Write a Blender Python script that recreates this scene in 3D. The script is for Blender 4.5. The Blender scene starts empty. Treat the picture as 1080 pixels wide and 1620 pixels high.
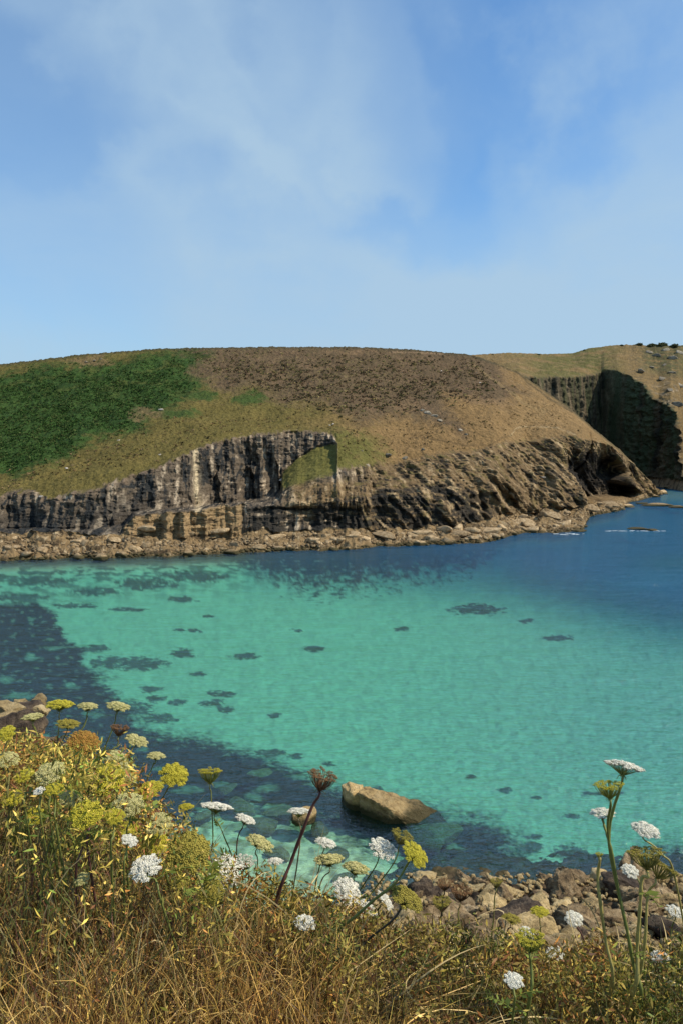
import bpy, bmesh, math, random
import numpy as np
from mathutils import Vector, Matrix
R = math.radians
sc = bpy.context.scene
COL = sc.collection
random.seed(7)
rng = np.random.default_rng(7)

# ------------------------------------------------------------------ camera
CH = 25.0            # eye height above the sea
FPX = 1250.0         # focal length in photo pixels (photo 1080 x 1620)
HOR = 700.0          # photo row of the sea horizon
PIT = math.atan((810 - HOR) / FPX)
cam_d = bpy.data.cameras.new("camera")
cam_d.sensor_fit = 'VERTICAL'
cam_d.sensor_height = 36.0
cam_d.lens = 36.0 * FPX / 1620.0
cam_d.clip_start = 0.05
cam_d.clip_end = 20000
cam = bpy.data.objects.new("camera", cam_d)
COL.objects.link(cam)
cam.location = (0, 0, CH)
cam.rotation_euler = (math.pi / 2 - PIT, 0, 0)
sc.camera = cam

# ------------------------------------------------------------------ light
SUN_AZ = R(95)       # clockwise from the view direction (+Y) towards +X
SUN_EL = R(48)
sdir = Vector((math.sin(SUN_AZ) * math.cos(SUN_EL), math.cos(SUN_AZ) * math.cos(SUN_EL), math.sin(SUN_EL)))
sun_d = bpy.data.lights.new("sun", 'SUN')
sun_d.energy = 5.0
sun_d.angle = R(0.5)
sun_d.color = (1.0, 0.90, 0.74)
sun = bpy.data.objects.new("sun", sun_d)
COL.objects.link(sun)
sun.location = (40, -20, 90)
sun.rotation_euler = sdir.to_track_quat('Z', 'Y').to_euler()

sc.view_settings.view_transform = 'Standard'
sc.view_settings.look = 'None'
sc.view_settings.exposure = 0.0
sc.view_settings.gamma = 1.0
sc.view_settings.use_curve_mapping = False

def raydir(px, py):
    r = (px - 540) / FPX
    u = (810 - py) / FPX
    return r, math.cos(PIT) + u * math.sin(PIT), -math.sin(PIT) + u * math.cos(PIT)

world = bpy.data.worlds.new("World")
sc.world = world
world.use_nodes = True
nt = world.node_tree
nt.nodes.clear()
def wn(t, **k):
    n = nt.nodes.new(t)
    for a, b in k.items():
        setattr(n, a, b)
    return n
sky = wn('ShaderNodeTexSky', sky_type='NISHITA')
sky.sun_disc = False
sky.sun_elevation = SUN_EL
sky.sun_rotation = SUN_AZ
sky.altitude = 0
sky.air_density = 1.0
sky.dust_density = 0.6
sky.ozone_density = 1.3
tcw = wn('ShaderNodeTexCoord')
def wmath(op, a, b=None, clamp=False):
    n = wn('ShaderNodeMath', operation=op)
    n.use_clamp = clamp
    for i, v in enumerate((a, b)):
        if v is None: continue
        if isinstance(v, (int, float)): n.inputs[i].default_value = v
        else: nt.links.new(v, n.inputs[i])
    return n.outputs[0]
def blob(px, py, inner, outer):
    d = Vector(raydir(px, py)).normalized()
    n = wn('ShaderNodeVectorMath', operation='DOT_PRODUCT')
    nt.links.new(wv, n.inputs[0])
    n.inputs[1].default_value = d
    m = wn('ShaderNodeMapRange', interpolation_type='SMOOTHSTEP')
    nt.links.new(n.outputs['Value'], m.inputs['Value'])
    m.inputs['From Min'].default_value = math.cos(R(outer))
    m.inputs['From Max'].default_value = math.cos(R(inner))
    return m.outputs['Result']
# wispy high cloud: direction warped by noise
nz = wn('ShaderNodeTexNoise')
nz.inputs['Scale'].default_value = 2.2
nz.inputs['Detail'].default_value = 7
nz.inputs['Roughness'].default_value = .55
nt.links.new(tcw.outputs['Generated'], nz.inputs['Vector'])
sb = wn('ShaderNodeVectorMath', operation='SUBTRACT')
nt.links.new(nz.outputs['Color'], sb.inputs[0]); sb.inputs[1].default_value = (.5, .5, .5)
ms = wn('ShaderNodeVectorMath', operation='SCALE')
nt.links.new(sb.outputs[0], ms.inputs[0]); ms.inputs['Scale'].default_value = 0.16
ad = wn('ShaderNodeVectorMath', operation='ADD')
nt.links.new(tcw.outputs['Generated'], ad.inputs[0]); nt.links.new(ms.outputs[0], ad.inputs[1])
wv = ad.outputs[0]
acc = wmath('ADD', 0.46, 0.0)
# bands of thin high cloud (+) and the clearer blue gaps between them (-)
for (bx, by, i_, o_, w_) in ((150, 190, 0, 13, .30), (470, 75, 0, 6, .26), (330, 130, 0, 8, .12), (820, 420, 2, 18, .22), (1000, 500, 0, 12, .16), (560, 300, 0, 9, .10), (640, 20, 0, 5, .15), (1050, 120, 0, 9, .10),
                             (720, 130, 0, 10, -.42), (560, 170, 0, 7, -.15), (860, 30, 0, 8, -.25), (10, 400, 1, 10, -.30), (230, 20, 0, 7, -.22), (60, 20, 0, 6, -.1), (980, 330, 0, 7, -.12)):
    acc = wmath('ADD', acc, wmath('MULTIPLY', blob(bx, by, i_, o_ + 2), w_ * .74))
sepw = wn('ShaderNodeSeparateXYZ'); nt.links.new(tcw.outputs['Generated'], sepw.inputs[0])
lowh = wn('ShaderNodeMapRange', interpolation_type='SMOOTHSTEP'); nt.links.new(sepw.outputs[2], lowh.inputs['Value'])
lowh.inputs['From Min'].default_value = .34; lowh.inputs['From Max'].default_value = .06; lowh.inputs['To Max'].default_value = .42
acc = wmath('ADD', acc, lowh.outputs[0])
nz2 = wn('ShaderNodeTexNoise')
mp2 = wn('ShaderNodeMapping'); mp2.inputs['Scale'].default_value = (1.0, 1.0, 2.0); mp2.inputs['Rotation'].default_value = (0, R(25), 0)
nt.links.new(wv, mp2.inputs['Vector']); nt.links.new(mp2.outputs[0], nz2.inputs['Vector'])
nz2.inputs['Scale'].default_value = 4.5
nz2.inputs['Detail'].default_value = 6
nz2.inputs['Roughness'].default_value = 0.6
tex = wn('ShaderNodeMapRange'); nt.links.new(nz2.outputs['Fac'], tex.inputs['Value'])
tex.inputs['From Min'].default_value = .25; tex.inputs['From Max'].default_value = .75
tex.inputs['To Min'].default_value = .82; tex.inputs['To Max'].default_value = 1.18
cloud = wmath('MULTIPLY', acc, tex.outputs[0])
cloud = wmath('MINIMUM', wmath('MAXIMUM', cloud, 0.0), .9)
mixw = wn('ShaderNodeMix', data_type='RGBA')
nt.links.new(cloud, mixw.inputs[0])
tint = wn('ShaderNodeVectorMath', operation='MULTIPLY')
nt.links.new(sky.outputs[0], tint.inputs[0]); tint.inputs[1].default_value = (.80, 1.27, 1.62)
nt.links.new(tint.outputs[0], mixw.inputs[6])
mixw.inputs[7].default_value = (4.1, 5.7, 7.2, 1)
bgn = wn('ShaderNodeBackground')
bgn.inputs['Strength'].default_value = 0.105
nt.links.new(mixw.outputs[2], bgn.inputs['Color'])
wo = wn('ShaderNodeOutputWorld')
nt.links.new(bgn.outputs[0], wo.inputs['Surface'])

# ------------------------------------------------------------------ helpers
def smooth(a, b, x):
    t = np.clip((x - a) / (b - a), 0, 1)
    return t * t * (3 - 2 * t)

_perm = rng.permutation(256)
_perm = np.concatenate([_perm, _perm, _perm])
_g = rng.normal(size=(256, 3)); _g /= np.linalg.norm(_g, axis=1)[:, None]
def perlin(x, y, z=0.0):
    x, y, z = np.broadcast_arrays(np.asarray(x, float), np.asarray(y, float), np.asarray(z, float))
    xi = np.floor(x).astype(int); yi = np.floor(y).astype(int); zi = np.floor(z).astype(int)
    xf = x - xi; yf = y - yi; zf = z - zi
    xi &= 255; yi &= 255; zi &= 255
    u = xf * xf * xf * (xf * (xf * 6 - 15) + 10); v = yf * yf * yf * (yf * (yf * 6 - 15) + 10); w = zf * zf * zf * (zf * (zf * 6 - 15) + 10)
    def g(dx, dy, dz):
        h = _perm[_perm[_perm[xi + dx] + yi + dy] + zi + dz]
        gg = _g[h]
        return gg[..., 0] * (xf - dx) + gg[..., 1] * (yf - dy) + gg[..., 2] * (zf - dz)
    def l(a, b, t): return a + t * (b - a)
    return 1.5 * l(l(l(g(0, 0, 0), g(1, 0, 0), u), l(g(0, 1, 0), g(1, 1, 0), u), v),
                   l(l(g(0, 0, 1), g(1, 0, 1), u), l(g(0, 1, 1), g(1, 1, 1), u), v), w)
def fbm(x, y, z=0.0, o=4, lac=2.1, gain=.5):
    s = 0; a = 1; f = 1; n = 0
    for i in range(o):
        s = s + a * perlin(x * f + i * 17.3, y * f + i * 5.1, (z * f if not np.isscalar(z) or z else 0.0) + i * 3.7)
        n += a; a *= gain; f *= lac
    return s / n * 1.4
def ridged(x, y, z=0.0, o=3):
    s = 0; a = 1; f = 1; n = 0
    for i in range(o):
        s = s + a * (1 - 2.2 * np.abs(perlin(x * f + i * 9.3, y * f + i * 4.1, z * f + i * 7.7 if not np.isscalar(z) else i * 7.7 + .3)))
        n += a; a *= .5; f *= 2.1
    return s / n

def P(px, py, D):
    r, y, z = raydir(px, py)
    t = D / y
    return np.array([r * t, D, CH + z * t]) if np.isscalar(px) else np.stack([r * t, D + 0 * r, CH + z * t], -1)
def Dsea(py):
    _, y, z = raydir(0, py)
    return y * CH / (-z)
def proj(x, y, z):
    z = z - CH
    f = y * math.cos(PIT) - z * math.sin(PIT)
    u = y * math.sin(PIT) + z * math.cos(PIT)
    return 540 + FPX * x / f, 810 - FPX * u / f

def curve(pts):
    xs = np.array([p[0] for p in pts], float); ys = np.array([p[1] for p in pts], float)
    return lambda x: np.interp(x, xs, ys)

def curve_s(pts, w):
    f = curve(pts)
    return lambda x: sum(f(np.asarray(x, float) + w * k) * (7 - abs(k * 6)) for k in np.linspace(-1, 1, 13)) / sum(7 - abs(k * 6) for k in np.linspace(-1, 1, 13))

def mesh_np(name, verts, faces, mat=None, cols=None, attrs=None, smooth_=True, nper=None):
    """faces: (n,3|4) int array or list of such arrays"""
    me = bpy.data.meshes.new(name)
    verts = np.asarray(verts, np.float32)
    if isinstance(faces, np.ndarray): faces = [faces]
    faces = [f for f in faces if len(f)]
    me.vertices.add(len(verts)); me.vertices.foreach_set('co', verts.ravel())
    nl = sum(f.size for f in faces); nf = sum(len(f) for f in faces)
    me.loops.add(nl); me.polygons.add(nf)
    me.loops.foreach_set('vertex_index', np.concatenate([f.ravel() for f in faces]).astype(np.int32))
    tot = np.concatenate([np.full(len(f), f.shape[1]) for f in faces])
    st = np.concatenate([[0], np.cumsum(tot)[:-1]]).astype(np.int32)
    me.polygons.foreach_set('loop_start', st)
    if smooth_: me.polygons.foreach_set('use_smooth', np.ones(nf, bool))
    me.update(calc_edges=True)
    if cols is not None:
        a = me.color_attributes.new('tone', 'FLOAT_COLOR', 'POINT')
        c = np.ones((len(verts), 4), np.float32); c[:, :3] = cols
        a.data.foreach_set('color', c.ravel())
    for k, v in (attrs or {}).items():
        a = me.attributes.new(k, 'FLOAT', 'POINT'); a.data.foreach_set('value', np.asarray(v, np.float32).ravel())
    if mat: me.materials.append(mat)
    return me
def grid_faces(nr, nc):
    i = np.arange(nr * nc).reshape(nr, nc)
    return np.stack([i[:-1, :-1], i[:-1, 1:], i[1:, 1:], i[1:, :-1]], -1).reshape(-1, 4)
def link(name, me, parent=None, loc=None, label=None, cat=None, group=None, kind=None):
    o = bpy.data.objects.new(name, me)
    COL.objects.link(o)
    if parent is not None: o.parent = parent
    if loc is not None: o.location = loc
    if label: o['label'] = label
    if cat: o['category'] = cat
    if group: o['group'] = group
    if kind: o['kind'] = kind
    return o

def poly_sd(px, py, poly):
    """signed distance (positive inside) of points to polygon, photo pixels"""
    d = np.full(px.shape, 1e9); ins = np.zeros(px.shape, bool)
    n = len(poly)
    for i in range(n):
        x0, y0 = poly[i]; x1, y1 = poly[(i + 1) % n]
        dx, dy = x1 - x0, y1 - y0
        t = np.clip(((px - x0) * dx + (py - y0) * dy) / (dx * dx + dy * dy + 1e-9), 0, 1)
        d = np.minimum(d, (px - x0 - t * dx) ** 2 + (py - y0 - t * dy) ** 2)
        if y0 != y1:
            c = ((y0 > py) != (y1 > py)) & (px < (x1 - x0) * (py - y0) / (y1 - y0) + x0)
            ins ^= c
    d = np.sqrt(d)
    return np.where(ins, d, -d)
def mixc(c, new, m):
    return c + (np.asarray(new) - c) * m[..., None]

# ------------------------------------------------------------------ materials
def new_mat(name):
    m = bpy.data.materials.new(name); m.use_nodes = True
    t = m.node_tree; t.nodes.clear()
    return m, t
def node(t, ty, **k):
    n = t.nodes.new(ty)
    for a, b in k.items(): setattr(n, a, b)
    return n
def tone_mat(name, rough=.9, fine=None, bump=None, translucent=0.0, spec=.2, base=None):
    """colour from the mesh's own 'tone' (or a base colour), broken up by fine noise in object space.
    fine: list of (scale, low, high) multipliers; bump: (scale, strength, distance)"""
    m, t = new_mat(name)
    out = node(t, 'ShaderNodeOutputMaterial')
    b = node(t, 'ShaderNodeBsdfPrincipled')
    b.inputs['Roughness'].default_value = rough
    b.inputs['Specular IOR Level'].default_value = spec
    tc = node(t, 'ShaderNodeTexCoord')
    if base is None:
        a = node(t, 'ShaderNodeAttribute', attribute_name='tone'); c = a.outputs['Color']
    else:
        a = node(t, 'ShaderNodeRGB'); a.outputs[0].default_value = (*base, 1); c = a.outputs[0]
    for (s, lo, hi) in (fine or []):
        nz = node(t, 'ShaderNodeTexNoise'); nz.inputs['Scale'].default_value = s; nz.inputs['Detail'].default_value = 5
        nz.inputs['Roughness'].default_value = .62
        t.links.new(tc.outputs['Object'], nz.inputs['Vector'])
        mr = node(t, 'ShaderNodeMapRange'); t.links.new(nz.outputs['Fac'], mr.inputs['Value'])
        mr.inputs['From Min'].default_value = .3; mr.inputs['From Max'].default_value = .7
        mr.inputs['To Min'].default_value = lo; mr.inputs['To Max'].default_value = hi
        v = node(t, 'ShaderNodeVectorMath', operation='SCALE')
        t.links.new(c, v.inputs[0]); t.links.new(mr.outputs[0], v.inputs['Scale'])
        c = v.outputs[0]
    t.links.new(c, b.inputs['Base Color'])
    if bump:
        nz = node(t, 'ShaderNodeTexNoise'); nz.inputs['Scale'].default_value = bump[0]; nz.inputs['Detail'].default_value = 8
        nz.inputs['Roughness'].default_value = .65
        t.links.new(tc.outputs['Object'], nz.inputs['Vector'])
        bp = node(t, 'ShaderNodeBump'); bp.inputs['Strength'].default_value = bump[1]; bp.inputs['Distance'].default_value = bump[2]
        t.links.new(nz.outputs['Fac'], bp.inputs['Height']); t.links.new(bp.outputs[0], b.inputs['Normal'])
    sh = b.outputs[0]
    if translucent:
        tr = node(t, 'ShaderNodeBsdfTranslucent'); t.links.new(c, tr.inputs['Color'])
        mx = node(t, 'ShaderNodeMixShader'); mx.inputs[0].default_value = translucent
        t.links.new(sh, mx.inputs[1]); t.links.new(tr.outputs[0], mx.inputs[2]); sh = mx.outputs[0]
    t.links.new(sh, out.inputs[0])
    return m

M_land = tone_mat('headland_ground', .95, [(.9, .68, 1.32), (.16, .85, 1.15)], (.9, 1.0, 1.1), spec=.1)
M_near = tone_mat('near_slope', .95, [(3, .6, 1.4), (.7, .8, 1.2)], (4, .8, .15), spec=.1)
M_seabed = tone_mat('seabed', .95, [(1.6, .94, 1.07), (.3, .95, 1.05)], None, spec=.0)
M_leaf = tone_mat('undergrowth_leaf', .6, None, None, .20, spec=.3)
M_straw = tone_mat('dry_grass', .5, None, None, .12, spec=.35)

def rock_mat(name, base, dark, speck, wet=None):
    m, t = new_mat(name)
    out = node(t, 'ShaderNodeOutputMaterial'); b = node(t, 'ShaderNodeBsdfPrincipled')
    b.inputs['Roughness'].default_value = .88; b.inputs['Specular IOR Level'].default_value = .25
    g = node(t, 'ShaderNodeNewGeometry'); oi = node(t, 'ShaderNodeObjectInfo')
    nz = node(t, 'ShaderNodeTexNoise'); nz.inputs['Scale'].default_value = 1.3; nz.inputs['Detail'].default_value = 10; nz.inputs['Roughness'].default_value = .74
    t.links.new(g.outputs['Position'], nz.inputs['Vector'])
    r = node(t, 'ShaderNodeValToRGB'); t.links.new(nz.outputs['Fac'], r.inputs[0])
    e = r.color_ramp.elements
    e[0].position = .33; e[0].color = (*dark, 1); e[1].position = .5; e[1].color = (*base, 1)
    n2 = e.new(.68); n2.color = (*speck, 1)
    hv = node(t, 'ShaderNodeHueSaturation'); t.links.new(r.outputs[0], hv.inputs['Color'])
    mr = node(t, 'ShaderNodeMapRange'); t.links.new(oi.outputs['Random'], mr.inputs[0]); mr.inputs[3].default_value = .65; mr.inputs[4].default_value = 1.25
    t.links.new(mr.outputs[0], hv.inputs['Value'])
    c = hv.outputs[0]
    if wet:   # tide-line weed: dark olive growth below a height
        sp = node(t, 'ShaderNodeSeparateXYZ'); t.links.new(g.outputs['Position'], sp.inputs[0])
        ad_ = node(t, 'ShaderNodeMath', operation='ADD'); t.links.new(sp.outputs[2], ad_.inputs[0])
        sc_ = node(t, 'ShaderNodeMath', operation='MULTIPLY'); t.links.new(nz.outputs['Fac'], sc_.inputs[0]); sc_.inputs[1].default_value = -.9
        t.links.new(sc_.outputs[0], ad_.inputs[1])
        mm = node(t, 'ShaderNodeMapRange'); t.links.new(ad_.outputs[0], mm.inputs[0]); mm.inputs[1].default_value = wet - .55; mm.inputs[2].default_value = wet - .2
        mx = node(t, 'ShaderNodeMix', data_type='RGBA'); t.links.new(mm.outputs[0], mx.inputs[0])
        mx.inputs[6].default_value = (.075, .06, .025, 1); t.links.new(c, mx.inputs[7]); c = mx.outputs[2]
    t.links.new(c, b.inputs['Base Color'])
    vr = node(t, 'ShaderNodeTexVoronoi', feature='DISTANCE_TO_EDGE'); vr.inputs['Scale'].default_value = 1.1
    t.links.new(g.outputs['Position'], vr.inputs['Vector'])
    mn = node(t, 'ShaderNodeMath', operation='MINIMUM'); t.links.new(vr.outputs[0], mn.inputs[0]); mn.inputs[1].default_value = .06
    nb = node(t, 'ShaderNodeTexNoise'); nb.inputs['Scale'].default_value = 3.5; nb.inputs['Detail'].default_value = 9; nb.inputs['Roughness'].default_value = .7
    t.links.new(g.outputs['Position'], nb.inputs['Vector'])
    s = node(t, 'ShaderNodeMath', operation='MULTIPLY_ADD'); t.links.new(mn.outputs[0], s.inputs[0]); s.inputs[1].default_value = 1.6
    t.links.new(nb.outputs['Fac'], s.inputs[2])
    bp = node(t, 'ShaderNodeBump'); bp.inputs['Strength'].default_value = 1.0; bp.inputs['Distance'].default_value = .34
    t.links.new(s.outputs[0], bp.inputs['Height']); t.links.new(bp.outputs[0], b.inputs['Normal'])
    t.links.new(b.outputs[0], out.inputs[0])
    return m
M_rock = rock_mat('boulder_tan', (.50, .36, .165), (.11, .075, .035), (.70, .55, .31))
M_rock_far = rock_mat('boulder_far', (.40, .28, .15), (.13, .085, .045), (.56, .44, .28), wet=.7)
M_rock_brown = rock_mat('boulder_brown', (.27, .185, .095), (.045, .03, .02), (.52, .40, .24))
M_rock_dark = rock_mat('boulder_dark', (.075, .052, .036), (.02, .015, .012), (.26, .19, .12))
M_rock_sea = rock_mat('boulder_sea', (.56, .39, .17), (.15, .09, .04), (.62, .46, .24), wet=.5)
M_rock_pale = rock_mat('boulder_pale', (.50, .44, .36), (.28, .22, .17), (.68, .62, .54))
M_rock_grey = rock_mat('boulder_grey', (.26, .22, .16), (.08, .075, .05), (.42, .38, .30))

# ------------------------------------------------------------------ far headland
fw = curve([(-420, 905), (-100, 893), (0, 887), (150, 883), (300, 880), (390, 874), (540, 870), (600, 865), (700, 861), (780, 857), (795, 851), (830, 843), (880, 843), (921, 839), (932, 817), (985, 807), (994, 796), (1040, 784), (1050, 781)])
fS = curve([(-420, 862), (0, 844), (100, 843), (190, 848), (300, 853), (380, 851), (392, 841), (540, 839), (640, 838), (700, 833), (760, 824), (800, 818), (850, 808), (900, 802), (932, 797), (985, 790), (1010, 783), (1050, 780.5)])
fL = curve([(-420, 850), (0, 838), (150, 838), (194, 833), (212, 814), (300, 807), (385, 799), (400, 801), (455, 800), (480, 801), (560, 792), (600, 785), (700, 786), (800, 776), (900, 768), (960, 766), (1000, 770), (1050, 780)])
fU = curve([(-420, 845), (0, 834), (150, 834), (194, 828), (212, 808), (300, 801), (385, 793), (420, 785), (443, 775), (447, 748), (470, 725), (500, 707), (534.3, 700), (534.8, 747), (545, 762), (600, 752), (700, 735), (800, 722), (900, 712), (960, 735), (1000, 755), (1050, 779.6)])
fT = curve([(-420, 800), (0, 786), (20, 776), (55, 776), (78, 789), (150, 774), (250, 738), (330, 703), (400, 688), (440, 684), (480, 681), (508, 683), (522, 686), (530, 692), (534.3, 704), (534.8, 740), (560, 738), (600, 733), (650, 727), (700, 716), (750, 712), (800, 700), (850, 696), (900, 688), (940, 697), (965, 706), (985, 720), (1010, 746), (1040, 778), (1050, 779.1)])
fK = curve([(-420, 640), (-100, 592), (0, 577), (120, 562), (250, 552), (400, 549), (560, 549), (650, 553), (740, 561), (780, 573), (820, 590), (860, 618), (900, 645), (940, 680), (980, 712), (1000, 734), (1020, 757), (1040, 777), (1050, 779)])
dS = curve([(-420, 11), (380, 11), (560, 11), (700, 13), (850, 22), (900, 28), (925, 24), (935, 10), (1050, 2)])
dL = curve([(-420, 3), (190, 3), (380, 4), (560, 5), (700, 8), (900, 9), (1000, 4), (1050, 1)])
dU = curve([(-420, 4), (190, 6), (385, 9), (430, 9), (446, 14), (500, 26), (531, 28), (534, 14), (560, 14), (700, 15), (900, 15), (1000, 6), (1050, 1)])
dT = curve([(-420, 5), (190, 5), (400, 9), (440, 11), (446, 7), (500, 4), (531, 4), (534, 4), (540, 4), (600, 9), (700, 12), (900, 12), (1000, 4), (1050, 1)])
fKD = curve_s([(-420, 300), (0, 325), (400, 340), (740, 365), (820, 362), (900, 345), (940, 347), (980, 352), (1010, 362), (1050, 398)], 30)
def jit(f, a, w, o):
    return lambda x: f(x) + a * fbm(np.asarray(x, float) / w, o, 0, 4) * smooth(1049, 1030, np.asarray(x, float))
raw_W = lambda x: Dsea(fw_raw(x)) + dS(x) + dL(x)
fw_raw = fw
fw = jit(fw, 2.5, 22, 1.5); fS = jit(fS, 7, 26, 7.5); fL = jit(fL, 6, 24, 11.5); fT = jit(fT, 2.2, 13, 15.5); fK = jit(fK, .9, 16, 19.5)
fRef = curve_s([(-420, 810), (0, 792), (150, 780), (300, 760), (450, 750), (540, 742), (600, 737), (650, 729), (700, 718), (750, 713), (800, 701), (850, 697), (900, 691), (950, 704), (980, 723), (1010, 749), (1040, 779), (1050, 780)], 30)
dRef = curve_s([(-420, 9), (190, 11), (400, 16), (540, 20), (620, 32), (700, 38), (850, 38), (900, 34), (1000, 12), (1050, 2)], 45)
def hill_cols(px):
    W = Dsea(fw(px)); S = W + dS(px); L = S + dL(px); K = fKD(px)
    k0 = fK(px); yr = np.maximum(fRef(px), k0 + .5); Dr = raw_W(px) + dRef(px); K = np.maximum(K, Dr + 2)
    t = (yr - fT(px)) / (yr - k0)
    T = Dr + (K - Dr) * np.sign(t) * np.abs(t) ** 1.25; T = np.maximum(T, L + 1.2); K = np.maximum(K, T + .8)
    U = np.maximum(T - dT(px), L + .6)
    pys = [fw(px), fS(px), fL(px), fU(px), fT(px)]
    pys[1] = np.minimum(pys[1], pys[0] - .3); pys[2] = np.minimum(pys[2], pys[1] - .3); pys[3] = np.minimum(pys[3], pys[2] - .3); pys[4] = np.minimum(pys[4], pys[3] - .3)
    k = np.minimum(fK(px), pys[4] - .3)
    return pys + [k], [W, S, L, U, T, K]
def hill_D(px, py):
    """depth on the headland for arrays px, py (same shape)"""
    pys, ds = hill_cols(px)
    D = ds[0] + 0 * py
    for i in range(5):
        a, b = pys[i], pys[i + 1]
        t = np.clip((a - py) / np.maximum(a - b, 1e-6), 0, 1)
        if i == 2: t = t ** (1 + .45 * smooth(440, 460, px) * smooth(536, 533, px))
        D = np.where(py < a, ds[i] + (ds[i + 1] - ds[i]) * t, D)
    # the turf above the cliff line follows one smooth slope, whatever the cliff edge does
    k0 = fK(px); yr = np.maximum(fRef(px), k0 + .5); Dr = raw_W(px) + dRef(px)
    t = np.clip((yr - py) / (yr - k0), 0, 1)
    Dh = Dr + (ds[5] - Dr) * t ** 1.25
    return np.where(py < pys[4], np.maximum(Dh, ds[4]), D)
def hill_disp(px, py, V, D, pys):
    W_, S_, L_, U_, T_, K_ = pys
    x, y, z = V[..., 0], V[..., 1], V[..., 2]
    beach = smooth(2, -1, py - W_) * smooth(-2, 2, py - S_)
    cliff = smooth(3, -3, py - S_) * smooth(-3, 2, py - T_)
    upper = smooth(3, -3, py - U_) * smooth(-3, 2, py - T_)
    grass = smooth(3, -6, py - T_)
    right = smooth(530, 600, px)
    hgt = np.maximum(z, 0)
    sx = x + .8 * z * right                    # ribs lean on the right hand slopes
    big = fbm(sx / 13, z / 60, y / 40, 2)
    ribs = ridged(sx / 6.5, z / 30 + 3, y / 45, 3)
    rib2 = ridged(sx / 2.4 + 9, z / 11, y / 20, 2)
    blk = fbm(x / 3.2, z / 1.8, y / 3.2, 4)
    edge_in = smooth(0, 25, K_ * 0 + (py - K_))
    notch = smooth(440, 450, px) * smooth(540, 530, px)
    amp = cliff * (1 - .97 * notch * (1 - upper) * smooth(778, 752, py))
    dy = -amp * ((2.4 + 1.5 * right) * ribs + 2.8 * big * (1 + .5 * right) + .9 * rib2 + 1.0 * blk)
    def hollow(cx, cy, rx, ry, lean, push):
        u = (px - cx - lean * (py - cy)) / rx; v = (py - cy) / ry
        return push * smooth(-1, -.1, u) * smooth(1.05, .85, u + .12 * np.sin(v * 9 + cx)) * smooth(-1.05, .4, v) * smooth(1.1, 1.0, v)
    cv = hollow(942, 750, 46, 54, .55, 24) + hollow(848, 742, 16, 30, .4, 5) + hollow(790, 775, 14, 26, .5, 4) + hollow(905, 722, 16, 26, .5, 5) + hollow(745, 780, 18, 28, .3, 4) + hollow(690, 770, 22, 24, .2, 3.5)
    cv = cv + (smooth(395, 440, px) * smooth(640, 560, px)) * smooth(842, 830, py) * smooth(798, 806, py) * 2.2 * (1 + fbm(x / 6, y / 9, z / 3, 3))
    cv = cv + hollow(330, 760, 18, 40, .1, 4) + hollow(385, 740, 14, 50, .15, 4) + hollow(425, 735, 14, 45, .2, 4) + hollow(395, 710, 12, 26, .1, 3)
    dy += cv * cliff + 1.6 * smooth(452, 470, px) * smooth(537, 534.5, px) * smooth(752, 738, py) * cliff
    dy += beach * 1.2 * fbm(x / 5, y / 5, 0, 3)
    dz = beach * (1.0 * fbm(x / 2.6, y / 2.6, 1.7, 4) + .5 * ridged(x / 6, y / 3, 2.2, 3)) * smooth(-1, 9, W_ - py)
    dz += cliff * .5 * blk
    ed = smooth(0, 14, py - K_)
    dz += grass * (1.3 * fbm(x / 14, y / 14, 0, 3) * ed + .42 * fbm(x / 1.6, y / 2.2, 0, 3) + .35 * np.abs(fbm(x / .9, y / 1.4, 4, 2)))
    ledge = fbm(x / 9, z / .9, y / 9, 3)
    dy += -cliff * (.6 * ledge + .3 * fbm(x / .9, z / .9, y / .9, 3))
    return dy, dz, dict(beach=beach, cliff=cliff, upper=upper, grass=grass, right=right, ribs=ribs, rib2=rib2, blk=blk, notch=notch)

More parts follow.
